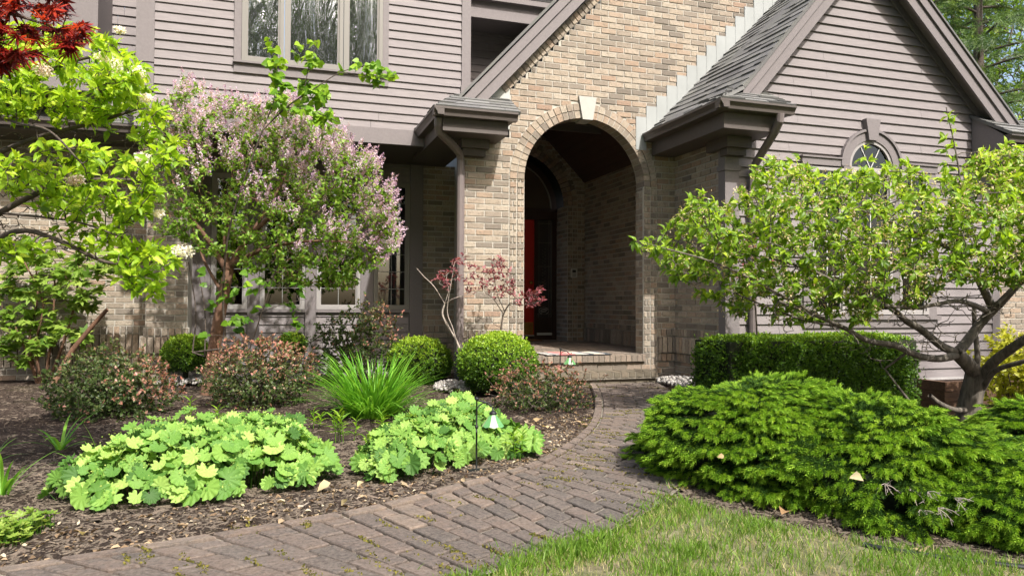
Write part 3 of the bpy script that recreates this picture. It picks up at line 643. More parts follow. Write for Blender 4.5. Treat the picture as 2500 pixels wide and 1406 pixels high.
# brick pier and left wing
VP = 9.65; p0, p1 = pu(356, 700, VP), pu(459, 700, VP)
b = MB(); pv = lambda z: [(p0, p1)]
bricks(b, (0, VP, 0), X, Zv, NV, .667, 2.93, pv, back=1, sh=p0); b.M = 1; b.box(p0+.005, p1-.002, VP+.004, VW+.1, -.1, 2.93); b.M = 0
bricks(b, (0, VP, 0), X, Zv, NV, .567, .667, lambda z: [(p0-.02, p1+.025)], L=.0745, h=.1, pr=.03, back=1); bricks(b, (0, VP, 0), X, Zv, NV, .358, .567, lambda z: [(p0-.06, p1+.03)], L=.0745, h=.209, pr=.06, back=1); bricks(b, (0, VP, 0), X, Zv, NV, -.1, .358, lambda z: [(p0-.02, p1+.02)], pr=.03, back=1)
b.build('pier', [M_BRICK, M_MORTAR], house)
VL = 10.5; b = MB(); lv = lambda z: [(-6.0, -1.0)]
bricks(b, (0, VL, 0), X, Zv, NV, .667, 3.05, lv, back=1); bricks(b, (0, VL, 0), X, Zv, NV, .567, .667, lv, L=.0745, h=.1, pr=.02, back=1); bricks(b, (0, VL, 0), X, Zv, NV, .30, .567, lv, L=.0745, h=.267, pr=.05, back=1); bricks(b, (0, VL, 0), X, Zv, NV, .16, .30, lv, L=.0745, h=.14, pr=.025, back=1); bricks(b, (0, VL, 0), X, Zv, NV, -.3, .16, lv, back=1)
b.build('wall', [M_BRICK, M_MORTAR], house)
b = MB(); shingles(b, (-6, 9.75, 3.10), (-1.2, 9.75, 3.10), (-6, 10.45, 3.45), (-1.2, 10.45, 3.45), ex=.13, tab=.24); b.build('roof', M_SHIN, house)
w = gutter_front(-6, -1.25, 9.70, 3.09); w.box(-6, -1.25, 9.81, VL+.02, 2.97, 3.0); w.build('gutter', M_GUT, house)
b = MB(); clap(b, 10.3, 3.4, 5.6, lambda z: [(-2.7, -1.2)], ex=.12); b.build('clapboard_siding', M_SIDING, house)
b = MB(); ul = pu(238, 100, 9.5); b.box(-6, ul, 9.5, 10.3, 3.4, 5.8); b.build('wall', M_TRIM, house)
# ================================================================= ground
def wob(x, y, s=1.):
    return (np.sin(x*3.1*s+1.3*np.sin(y*2.3*s))+np.sin(y*3.7*s+1.7*np.sin(x*1.9*s+2))+.6*np.sin(x*8.3*s+y*6.1*s)+.6*np.sin(y*9.7*s-x*5.3*s))/3.2
def catmull(P, n):
    S = spline([(*p, 0) for p in P], 24)[:, :2]; L = np.r_[0, np.cumsum(np.linalg.norm(np.diff(S, axis=0), axis=1))]
    return S, L
PL = [(-3.6, 2.1), (-1.9, 2.70), (-.90, 3.03), (-.414, 3.16), (.23, 3.36), (.54, 3.49), (1.01, 3.79), (1.35, 4.01), (1.65, 4.30), (2.06, 4.83), (2.40, 5.36), (2.74, 6.02), (3.10, 6.8), (3.46, 7.67), (3.60, 8.06)]
PR = [(-3.1, .6), (-1.3, 1.3), (.0, 2.10), (.35, 2.28), (.644, 2.46), (.9, 2.57), (1.2, 2.72), (1.70, 3.07), (2.05, 3.40), (2.5, 3.9), (2.95, 4.6), (3.4, 5.4), (3.8, 6.3), (4.25, 7.3), (4.52, 8.06)]
SL, LL = catmull(PL, 24); SR, _ = catmull(PR, 24)
def path_pt(f, t):
    i = min(int(f), len(SL)-2); q = f-i
    return (SL[i]*(1-q)+SL[i+1]*q)*(1-t)+(SR[i]*(1-q)+SR[i+1]*q)*t
mid = (SL+SR)/2; LM = np.r_[0, np.cumsum(np.linalg.norm(np.diff(mid, axis=0), axis=1))]
b = MB(); rows = int(LM[-1]/.103); fs = np.interp(np.linspace(0, LM[-1], rows+1), LM, np.arange(len(LM)))
def paver(P, top, g=.009):
    P = [np.array([*p, 0.]) for p in P]; c = sum(P)/4
    Q = [p+(c-p)/np.linalg.norm(c-p)*g*1.5 for p in P]; R = [q+(c-q)/np.linalg.norm(c-q)*.006 for q in Q]
    tz = [top+random.uniform(-.0018, .0018) for _ in P]; k0 = b.pts([q-np.array([0, 0, .05]) for q in Q]); k1 = b.pts([q+np.array([0, 0, z-.005]) for q, z in zip(Q, tz)]); k2 = b.pts([r+np.array([0, 0, z]) for r, z in zip(R, tz)])
    for ka, kb in ((k0, k1), (k1, k2)):
        for i in range(4): b.f.append((ka+i, ka+(i+1) % 4, kb+(i+1) % 4, kb+i)); b.m.append(0)
    b.f.append((k2, k2+1, k2+2, k2+3)); b.m.append(0)
wander = 0
for i in range(rows):
    f0, f1 = fs[i], fs[i+1]; W = np.linalg.norm(path_pt(f0, 0)-path_pt(f0, 1)); e = .075/W
    wander += random.uniform(-.003, .003)
    if i % 2 == 0:   # edge stretchers laid along the left side
        j = min(i+2, rows); b.T = random.uniform(.72, 1); paver([path_pt(f0, 0), path_pt(f0, e), path_pt(fs[j], e), path_pt(fs[j], 0)], .026)
    t = e-(.114/W if i % 2 else 0)+wander
    while t < 1:
        a, c = max(t, e), min(1, t+(.228/W)+random.uniform(-.004, .004)); t += (.228/W)
        if c-a < .03/W: continue
        gx = path_pt(f0, (a+c)/2); patch = .5+.5*wob(gx[0], gx[1], .55); b.T = min(1, max(0, random.gauss(.30+.33*patch, .17)))
        if a < e+.12/W: b.T = min(1, b.T+.2)
        paver([path_pt(f0, a), path_pt(f0, c), path_pt(f1, c), path_pt(f1, a)], .02+random.uniform(-.002, .002))
def paver_mat():
    m, nt, bs = mat('path_paver'); c = ramp(nt, [(0, (.034, .031, .028)), (.3, (.070, .056, .047)), (.6, (.118, .083, .066)), (.85, (.175, .118, .088)), (1, (.27, .195, .14))], attr(nt))
    f = noise(nt, 11, 7, .78, dist=.5); f2 = noise(nt, 60, 6, .8); f3 = noise(nt, 2.2, 4, .6)
    c = mix(nt, ramp(nt, [(.44, (0,)*3), (.66, (.8,)*3)], f), c, (.05, .046, .045)); c = mix(nt, ramp(nt, [(.5, (0,)*3), (.75, (.35,)*3)], f3), c, (.24, .20, .165))
    c = mix(nt, .45, c, ramp(nt, [(.32, (.03, .028, .026)), (.68, (.33, .28, .24))], f2))
    nt.links.new(c, bs.inputs['Base Color']); bs.inputs['Roughness'].default_value = .9; bs.inputs['Specular IOR Level'].default_value = .2; bump(nt, bs, f2, .9, .008); return m
M_PATH = paver_mat()
b.M = 1; b.T = .5
for i in range(0, len(SL)-1, 3):
    j = min(i+3, len(SL)-1); q = [(*SL[i], .006), (*SR[i], .006), (*SR[j], .006), (*SL[j], .006)]; b.face(*q)
tag(b.build('path', [M_PATH, M_JOINT]), kind='structure')
def in_poly(x, y, P):
    r = np.zeros(np.shape(x), bool); P = np.array(P); j = len(P)-1
    for i in range(len(P)):
        c = ((P[i, 1] > y) != (P[j, 1] > y)) & (x < (P[j, 0]-P[i, 0])*(y-P[i, 1])/(P[j, 1]-P[i, 1]+1e-12)+P[i, 0]); r ^= c; j = i
    return r
PATHPOLY = np.concatenate([SL, SR[::-1]])
def pdist(x, y, S):
    d = np.full(np.shape(x), 9.)
    for s in S[::4]: d = np.minimum(d, np.hypot(x-s[0], y-s[1]))
    return d
def sst(a, b, x): t = np.clip((x-a)/(b-a), 0, 1); return t*t*(3-2*t)
def mound(x, y):
    """height of the beds"""
    return .012*wob(x, y, 1.5)+.008*wob(x+3, y-5, 4.)-.004-.30*sst(5.2, 6.6, x)*sst(4.0, 5.6, y)
def gz(x, y): return float(mound(np.array(x), np.array(y)))
def grid(name, x0, x1, y0, y1, st, hf, m, kind='structure', keep=None):
    xs_, ys_ = np.arange(x0, x1+1e-6, st), np.arange(y0, y1+1e-6, st); Xg, Yg = np.meshgrid(xs_, ys_); n, k = Xg.shape
    V = np.stack([Xg, Yg, hf(Xg, Yg)], -1).reshape(-1, 3); q = (np.arange(n-1)[:, None]*k+np.arange(k-1)[None]).ravel()
    F = np.stack([q, q+1, q+1+k, q+k], 1)
    if keep is not None: F = F[keep(V[F].mean(1)[:, 0], V[F].mean(1)[:, 1])]
    return tag(link(name, npmesh(name, V, F, None, True), m), kind=kind)
def mulch_mat():
    m, nt, bs = mat('shredded_bark'); f = noise(nt, 30, 6, .75, vec=stretch(nt, (1, .5, 1)), dist=1.5); g = noise(nt, 90, 4, .7); h = noise(nt, 1.4, 4, .6)
    c = ramp(nt, [(.3, (.014, .009, .007)), (.5, (.040, .026, .020)), (.66, (.085, .058, .046)), (.8, (.16, .12, .095))], f); c = mix(nt, .3, c, ramp(nt, [(.35, (.015, .012, .01)), (.7, (.17, .13, .10))], g))
    c = mix(nt, ramp(nt, [(.58, (0,)*3), (.72, (.45,)*3)], h), c, (.05, .052, .016))
    nt.links.new(c, bs.inputs['Base Color']); bs.inputs['Roughness'].default_value = .95; bs.inputs['Specular IOR Level'].default_value = .15; bump(nt, bs, f, 1., .03); return m
M_MULCH = mulch_mat()
grid('mulch_bed', -7, 11, 1.2, 12.2, .045, lambda x, y: np.where(in_poly(x, y, PATHPOLY), -.035, mound(x, y)-.0*x), M_MULCH)
def lawn_mat():
    m, nt, bs = mat('lawn_soil'); f = noise(nt, 25, 6, .75); h = noise(nt, 3.5, 4, .6)
    c = ramp(nt, [(.3, (.06, .052, .025)), (.5, (.17, .145, .075)), (.7, (.32, .28, .17))], f); c = mix(nt, ramp(nt, [(.4, (0,)*3), (.6, (.6,)*3)], h), c, (.07, .10, .022))
    nt.links.new(c, bs.inputs['Base Color']); bs.inputs['Roughness'].default_value = .95; bump(nt, bs, f, .8, .02); return m
M_LAWN = lawn_mat()
LAWN = [(-3.1, .52), (-1.3, 1.22), (0, 2.03), (.35, 2.21), (.644, 2.40), (1.0, 2.56), (1.397, 2.775), (1.70, 3.02), (1.86, 3.05), (2.0, 2.83), (2.12, 2.6), (2.21, 2.43), (2.40, 2.21), (2.62, 1.98), (3.2, 1.5), (5, .3), (5, -3), (-3.1, -3)]
def hlawn(x, y): return .016+.010*wob(x, y, 1.1)
grid('lawn', -3.2, 5.1, -3, 3.4, .05, hlawn, M_LAWN, keep=lambda x, y: in_poly(x, y, LAWN))
b = MB(); b.face((-300, -300, -.32), (300, -300, -.32), (300, 300, -.32), (-300, 300, -.32)); tag(b.build('ground', plain('distant_grass', (.06, .08, .025), .95, nz=.3, amt=.4)), kind='structure')
# ---- loose stuff
def scatter(n, x0, x1, y0, y1, ok):
    x = RNG.uniform(x0, x1, n); y = RNG.uniform(y0, y1, n); k = ok(x, y); return x[k], y[k]
def chipmesh():
    return np.array([(-.7, -.12, .02), (.7, -.13, .06), (.62, .12, .03), (-.6, .14, 0), (-.55, -.09, .10), (.5, -.1, .14), (.48, .08, .13), (-.5, .1, .09)], float)[:, [1, 0, 2]], [np.array([(4, 5, 6, 7), (0, 1, 5, 4), (1, 2, 6, 5), (2, 3, 7, 6), (3, 0, 4, 7)])]
M_CHIP = brickmat('bark_chip', [(0, (.013, .008, .006)), (.5, (.034, .021, .016)), (.82, (.068, .045, .035)), (.95, (.15, .11, .085)), (1, (.34, .28, .22))], amt=.4)
bed = lambda x, y: ~in_poly(x, y, PATHPOLY) & ~in_poly(x, y, LAWN)
PP = []
for n, x0, x1, y0, y1 in ((46000, -2.4, 2.4, 2.2, 5.2), (22000, -4.5, 3.6, 5.2, 10), (16000, 1.6, 4.5, 1.4, 4)):
    x, y = scatter(n, x0, x1, y0, y1, bed); PP.append(np.stack([x, y, mound(x, y)-.001], -1))
PP = np.concatenate(PP); n = len(PP); nn = rdir(n, 1.6)
near = np.clip(1-pdist(PP[:, 0], PP[:, 1], SL)/.5, 0, 1)
tag(inst('mulch', chipmesh(), PP, rdir(n)*[1, 1, .15], nn, RNG.gamma(3, .0056, n)+.004, np.clip(RNG.beta(1.6, 2.6, n)+.25*near*RNG.random(n), 0, 1), M_CHIP), kind='stuff')
# twigs, seed husks and crumbs near the path edge
x, y = scatter(9000, -2, 2.6, 2.6, 6, lambda x, y: bed(x, y) & (pdist(x, y, SL) < .55)); nn = rdir(len(x), 1.5)
tag(inst('leaf_litter', leaf_t(.5, .2, .2), np.stack([x, y, mound(x, y)+.006], -1), rdir(len(x))*[1, 1, .25], nn, RNG.gamma(3, .0055, len(x))+.006, RNG.random(len(x)), leafmat('dry_litter', [(0, (.10, .06, .035)), (.5, (.28, .19, .11)), (.85, (.42, .32, .2)), (1, (.55, .48, .36))], .15, .8)), kind='stuff')
# moss cushions in the joints
PP = []; 
for i in range(190):
    f = RNG.uniform(60, len(SL)-10); t = RNG.beta(.9, .9); p = path_pt(f, t)
    if wob(p[0]+1, p[1], .9) < .02 and RNG.random() < .75: continue
    d = path_pt(min(f+.5, len(SL)-2), t)-path_pt(f, t); c = np.array([-d[1], d[0]])/np.linalg.norm(d)
    for q in np.linspace(-1, 1, int(RNG.integers(3, 16))): PP.append([*(p+c*q*.07+RNG.normal(size=2)*.006), .017])
PP = np.array(PP); PP = np.repeat(PP, 4, 0)+RNG.normal(size=(len(PP)*4, 3))*[.006, .006, .0015]
tag(inst('moss', diamond(.8, .3), PP, rdir(len(PP), 1.3), rdir(len(PP)), RNG.uniform(.006, .013, len(PP)), RNG.random(len(PP)), leafmat('moss_green', [(0, (.06, .065, .012)), (.6, (.16, .145, .02)), (1, (.24, .21, .04))], .1, .9)), kind='stuff')
# grit on the path
x, y = scatter(7000, -2.3, 4.4, 1.8, 8, lambda x, y: in_poly(x, y, PATHPOLY) & (np.random.default_rng(3).random(np.shape(x)) < .45+.5*wob(x, y, 1.7))); 
tag(inst('grit', chipmesh(), np.stack([x, y, np.full(len(x), .019)], -1), rdir(len(x))*[1, 1, .1], rdir(len(x), 3), RNG.gamma(2.5, .0028, len(x))+.002, RNG.beta(3, 1.5, len(x)), M_CHIP), kind='stuff')
# grass
def blade(): return np.array([(-.042, 0, 0), (.042, 0, 0), (-.036, .5, .06), (.036, .5, .06), (0, 1, .28)], float), [np.array([(0, 1, 3, 2)]), np.array([(2, 3, 4)])]
M_GRASS = leafmat('lawn_grass', [(0, (.07, .14, .014)), (.5, (.15, .275, .028)), (.8, (.26, .37, .06)), (.93, (.46, .42, .19)), (1, (.58, .50, .29))], .4, .5)
x, y = scatter(150000, -.6, 3.6, .9, 3.25, lambda x, y: in_poly(x, y, LAWN))
dens = .55+.42*wob(x*1.0, y, 2.1)+.42*wob(x+7, y+2, 4.6); edge = np.clip(1-pdist(x, y, SR)/.25, 0, 1)
k = RNG.random(len(x)) < np.clip(dens+.5*edge, .12, 1); x, y, edge, dens = x[k], y[k], edge[k], dens[k]
n = len(x); Yd = rdir(n)*[1, 1, 0]*RNG.uniform(.2, 1.0, n)[:, None]+[0, 0, 1]; dry = RNG.random(n) < np.clip(.80-.62*dens, .12, .75)
t = np.where(dry, RNG.uniform(.85, 1, n), np.clip(RNG.normal(.42, .16, n), 0, .8))
tag(inst('grass', blade(), np.stack([x, y, hlawn(x, y)-.002], -1), Yd, rdir(n), np.where(dry, RNG.uniform(.015, .035, n), RNG.uniform(.024, .054, n))*(1+.5*edge), t, M_GRASS), kind='stuff')
# ragged grass and moss along the paving
i = RNG.integers(60, len(SR)-70, 9000); p = SR[i]+RNG.normal(size=(9000, 2))*[.05, .05]; k = (p[:, 0] < 2.0) & (RNG.random(9000) < .35+.6*wob(p[:, 0]*2, p[:, 1]*2, 1.3)); p = p[k]; n = len(p)
tag(inst('grass', blade(), np.c_[p, np.full(n, .012)], rdir(n)*[1, 1, 0]*RNG.uniform(.4, 1.2, n)[:, None]+[0, 0, 1], rdir(n), RNG.uniform(.02, .055, n), np.clip(RNG.normal(.42, .2, n), 0, 1), M_GRASS), kind='stuff')
# river stones at the walls
def pebble():
    V = []; 
    for z, r in ((-.35, .6), (.1, 1), (.45, .62)):
        for i in range(6): V.append((r*.5*math.cos(i*1.047), r*.42*math.sin(i*1.047), z*.6))
    V.append((0, 0, .34)); F4 = [(l*6+i, l*6+(i+1) % 6, l*6+6+(i+1) % 6, l*6+6+i) for l in (0, 1) for i in range(6)]
    return np.array(V), [np.array(F4), np.array([(12+i, 12+(i+1) % 6, 18) for i in range(6)])]
M_PEB = brickmat('river_stone', [(0, (.16, .16, .165)), (.5, (.36, .355, .35)), (1, (.62, .60, .57))], stain=(.2, .19, .18), amt=.4)
PP = []
for n, cx, cy, rx, ry in ((650, 4.70, 7.72, .26, .50), (520, 2.02, 8.05, .30, .42), (1100, -.5, 9.55, 1.0, .4)):
    a = RNG.random(n)*6.283; r = np.sqrt(RNG.random(n)); PP.append(np.stack([cx+rx*r*np.cos(a), cy+ry*r*np.sin(a), .02+.05*(1-r**2)+RNG.random(n)*.03], -1))
PP = np.concatenate(PP); n = len(PP)
tag(inst('river_stones', pebble(), PP, rdir(n), rdir(n, .8), RNG.uniform(.03, .065, n), RNG.random(n), M_PEB, smooth=True), kind='stuff')
# ================================================================= plants
M_BARK = plain('grey_brown_bark', (.115, .098, .078), .9, nz=24, amt=.75, bst=1., st=(1, 1, .25))
M_BARKD = plain('dark_bark', (.085, .066, .052), .9, nz=30, amt=.5, bst=.6)
M_BARKP = plain('pale_bark', (.33, .28, .24), .85, nz=40, amt=.35, bst=.4)
M_BARKR = plain('red_brown_bark', (.14, .075, .045), .85, nz=30, amt=.5, bst=.6, st=(1, 1, .3))
G_APPLE = leafmat('fresh_tree_leaf', [(0, (.085, .165, .014)), (.35, (.20, .34, .022)), (.7, (.35, .50, .032)), (1, (.50, .61, .07))], .48)
G_HYD = leafmat('hydrangea_leaf', [(0, (.10, .20, .015)), (.4, (.25, .42, .022)), (.75, (.40, .56, .03)), (1, (.54, .66, .06))], .5)
G_LIL = leafmat('lilac_leaf', [(0, (.06, .13, .014)), (.45, (.14, .27, .024)), (.8, (.24, .40, .04)), (1, (.34, .48, .08))], .45)
G_BUD = leafmat('redbud_leaf', [(0, (.055, .14, .015)), (.5, (.14, .29, .02)), (1, (.30, .46, .03))], .45)
G_MAPL = leafmat('maple_leaf', [(0, (.07, .15, .02)), (.5, (.17, .29, .035)), (1, (.36, .46, .10))], .42)
G_RED = leafmat('red_maple_leaf', [(0, (.045, .006, .006)), (.5, (.16, .012, .010)), (.85, (.33, .022, .016)), (1, (.50, .06, .03))], .40)
G_BOX = leafmat('boxwood_leaf', [(0, (.028, .07, .010)), (.4, (.08, .17, .016)), (.75, (.20, .35, .025)), (1, (.38, .52, .045))], .35)
G_BARB = leafmat('barberry_leaf', [(0, (.035, .065, .016)), (.4, (.075, .12, .03)), (.62, (.17, .19, .07)), (.78, (.32, .18, .12)), (.92, (.44, .17, .13)), (1, (.56, .32, .25))], .35)
G_PLUM = leafmat('plum_leaf', [(0, (.09, .018, .028)), (.5, (.21, .045, .06)), (1, (.42, .16, .17))], .38)
G_MANT = leafmat('mantle_leaf', [(0, (.055, .14, .022)), (.35, (.13, .28, .045)), (.7, (.24, .41, .075)), (1, (.38, .54, .13))], .34, rough=.6)
G_LILY = leafmat('lily_blade', [(0, (.05, .16, .014)), (.5, (.12, .32, .026)), (1, (.26, .50, .06))], .42)
G_SPD = leafmat('spruce_needle', [(0, (.013, .036, .007)), (.5, (.032, .078, .012)), (1, (.065, .13, .02))], .2, rough=.8, spec=.1)
G_SPT = leafmat('spruce_new_tip', [(0, (.10, .22, .018)), (.5, (.21, .37, .032)), (1, (.34, .50, .055))], .35, rough=.75, spec=.15)
G_PINE = leafmat('far_needle', [(0, (.035, .075, .02)), (.6, (.085, .15, .035)), (1, (.17, .25, .06))], .35)
G_FAR = leafmat('far_leaf', [(0, (.06, .13, .015)), (.5, (.16, .27, .03)), (1, (.32, .42, .07))], .45)
G_DK = leafmat('far_dark_leaf', [(0, (.03, .065, .015)), (1, (.10, .18, .04))], .5)
G_GOLD = leafmat('gold_leaf', [(0, (.20, .23, .015)), (.5, (.40, .42, .03)), (1, (.58, .56, .09))], .4)
P_LIL = leafmat('lilac_floret', [(0, (.38, .22, .38)), (.4, (.58, .41, .57)), (.8, (.72, .58, .72)), (1, (.82, .72, .82))], .45, .6)
P_WHITE = leafmat('cream_floret', [(0, (.52, .40, .33)), (.4, (.78, .70, .63)), (1, (.88, .86, .82))], .35, .7)
P_CREAM = leafmat('faded_blossom', [(0, (.42, .28, .14)), (.5, (.64, .52, .30)), (1, (.78, .70, .50))], .35, .7)
def dtag(name, px, py, w, label, cat, group=None, z=None):
    p = at(px, py, w=w); return empty(name, (float(p[0]), float(p[1]), gz(p[0], p[1]) if z is None else z), label, cat, group)
def inpx(n, poly, w0, w1, dens=None, vmax=None):
    """points of a crown: its outline from here, and its depth"""
    P = np.array(poly, float); out = []
    while len(out) < n:
        x = RNG.uniform(P[:, 0].min(), P[:, 0].max(), n*3); y = RNG.uniform(P[:, 1].min(), P[:, 1].max(), n*3); k = in_poly(x, y, P); x, y = x[k], y[k]
        if dens is not None: k = RNG.random(len(x)) < dens(x, y); x, y = x[k], y[k]
        c = P.mean(0); e = np.clip(1-np.hypot((x-c[0])/np.ptp(P[:, 0])*2, (y-c[1])/np.ptp(P[:, 1])*2)**2, .08, 1)**.5
        m = (w0+w1)/2; w = m+(w1-w0)/2*e*RNG.uniform(-1, 1, len(x))
        for q in zip(x, y, w):
            p = at(q[0], q[1], w=q[2])
            if vmax is None or p[1] < vmax: out.append(p)
    return np.array(out[:n])
def PXW(L): return [at(x, y, w=w) for x, y, w in L]
LEAF = leaf_t(.46, .12, .28); LEAFW = leaf_t(.62, .10, .25); SMALL = leaf_t(.6, .08, .1); DIA = diamond(.62, .08)
UPV = np.array([0, 0, 1.])
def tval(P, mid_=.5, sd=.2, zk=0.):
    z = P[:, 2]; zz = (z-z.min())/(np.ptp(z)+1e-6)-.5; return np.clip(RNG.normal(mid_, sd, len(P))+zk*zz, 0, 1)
# ---- spreading tree on the right
def right_tree():
    root = dtag('spreading_tree', 2368, 1015, 7.3, 'low spreading tree with fresh green leaves and twisting grey limbs beside the clipped hedge', 'tree')
    pl = Plant()
    L = [([(2362, 1035, 7.3), (2368, 985, 7.3), (2380, 930, 7.28), (2384, 905, 7.27)], .115, .095), ([(2384, 915, 7.27), (2365, 890, 7.2), (2335, 862, 7.15)], .080, .062),
         ([(2340, 866, 7.15), (2290, 875, 7.0), (2240, 868, 6.85), (2180, 842, 6.7), (2120, 832, 6.55), (2060, 800, 6.4), (1990, 770, 6.2), (1900, 735, 6.0)], .040, .012),
         ([(2336, 862, 7.15), (2300, 845, 7.1), (2250, 805, 6.9), (2215, 785, 6.8), (2180, 755, 6.6), (2140, 735, 6.4)], .045, .020),
         ([(2336, 860, 7.15), (2355, 840, 7.2), (2385, 800, 7.25), (2415, 765, 7.2), (2440, 742, 7.1)], .052, .042),
         ([(2425, 757, 7.2), (2400, 705, 7.1), (2375, 660, 7.0), (2345, 620, 6.8), (2335, 560, 6.7)], .042, .018), ([(2440, 742, 7.1), (2480, 700, 7.0), (2530, 650, 6.9), (2580, 570, 6.8)], .040, .016),
         ([(2418, 765, 7.2), (2385, 748, 7.0), (2340, 735, 6.8), (2290, 742, 6.5), (2230, 752, 6.2), (2160, 745, 5.9)], .030, .010),
         ([(2395, 925, 7.25), (2425, 885, 7.1), (2470, 850, 6.9), (2530, 810, 6.7), (2620, 760, 6.5)], .055, .035), ([(2398, 950, 7.25), (2430, 905, 7.0), (2500, 882, 6.7), (2570, 860, 6.5)], .030, .018),
         ([(2140, 735, 6.4), (2060, 700, 6.2), (1980, 660, 6.0), (1880, 630, 5.8)], .024, .008), ([(1990, 770, 6.2), (1850, 690, 5.9), (1740, 640, 5.75), (1600, 600, 5.7)], .014, .005),
         ([(2345, 620, 6.8), (2240, 570, 6.5), (2120, 520, 6.3), (2000, 480, 6.1)], .018, .006), ([(2060, 800, 6.4), (1960, 780, 6.3), (1850, 740, 6.2), (1760, 700, 6.1)], .012, .004),
         ([(2335, 560, 6.7), (2345, 470, 6.6), (2335, 380, 6.6), (2310, 262, 6.6)], .013, .004), ([(2000, 480, 6.1), (1985, 440, 6.1), (1960, 395, 6.1)], .006, .003), ([(1880, 630, 5.8), (1880, 500, 5.9), (1862, 385, 5.9)], .008, .003),
         ([(2580, 570, 6.8), (2520, 470, 6.8), (2460, 400, 6.8), (2440, 350, 6.8)], .014, .004), ([(2365, 1000, 7.3), (2330, 1000, 7.1), (2295, 985, 6.95), (2270, 965, 6.9)], .03, .02),
         ([(2385, 905, 7.27), (2386, 860, 7.3), (2380, 800, 7.35), (2378, 740, 7.3)], .03, .02), ([(2160, 900, 6.9), (2190, 940, 6.7), (2225, 985, 6.6)], .008, .012)]
    for p, a, c in L: pl.limb(PXW(p), a, c, 5)
    poly = [(1545, 600), (1640, 545), (1700, 465), (1770, 495), (1865, 385), (1950, 405), (2010, 430), (2120, 410), (2190, 400), (2290, 440), (2400, 370), (2500, 350), (2620, 420), (2680, 640), (2560, 720), (2380, 690), (2300, 705), (2200, 770), (2050, 800), (1900, 790), (1800, 770), (1700, 720), (1620, 655)]
    d = lambda x, y: np.clip(1.15-np.maximum(0, y-610)/230-.35*(wob(x/75., y/75., .8) > .45), .06, 1)
    T = inpx(1650, poly, 5.5, 7.3, d, 6.95)
    tips = pl.grow(T, .0055, 4, .06, .05, minr=.0016)
    sh = []
    for a, c, w, m in (((2335, 560), (2310, 262), 6.6, 26), ((1880, 600), (1862, 385), 5.9, 18), ((2100, 470), (2115, 360), 6.3, 8), ((1990, 470), (1960, 390), 6.1, 12), ((2240, 500), (2215, 375), 6.4, 10), ((2470, 470), (2440, 345), 6.8, 14), ((1700, 560), (1690, 470), 5.8, 8), ((1620, 610), (1545, 598), 5.7, 8)):
        for i in range(m): f = i/m; sh.append(at(a[0]+(c[0]-a[0])*f+random.uniform(-16, 16), a[1]+(c[1]-a[1])*f+random.uniform(-12, 12), w=w+random.uniform(-.04, .04)))
    t2 = pl.grow(np.array(sh), .003, 2, .03, .02, minr=.0014)
    bare = pl.grow(inpx(300, [(1720, 660), (2420, 620), (2480, 760), (2250, 900), (2020, 850), (1780, 780)], 5.7, 7.2, None, 6.95), .0045, 4, -.05, .09, minr=.0014)
    P, A, D = pl.rosette(tips, 7, (.45, 1.25), .08); P2, A2, D2 = pl.rosette(t2, 4, (.4, 1.1), .03)
    P, A, D = np.r_[P, P2], np.r_[A, A2], np.r_[D, D2]; n = len(P)
    pl.wood('trunk', M_BARK, root, 7)
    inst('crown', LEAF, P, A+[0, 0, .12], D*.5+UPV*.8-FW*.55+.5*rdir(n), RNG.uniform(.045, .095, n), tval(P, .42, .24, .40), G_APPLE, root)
    k = RNG.random(len(tips)) < np.clip(.5+.5*wob(np.array(pl.p)[tips][:, 0]*2, np.array(pl.p)[tips][:, 2]*2, 1.1), .1, .95); B = np.array(pl.p)[tips[k]]; B = np.repeat(B, 22, 0)+RNG.normal(size=(len(B)*22, 3))*.03
    inst('blossom', DIA, B, rdir(len(B)), rdir(len(B)), RNG.uniform(.014, .027, len(B)), RNG.random(len(B)), P_CREAM, root)
right_tree()
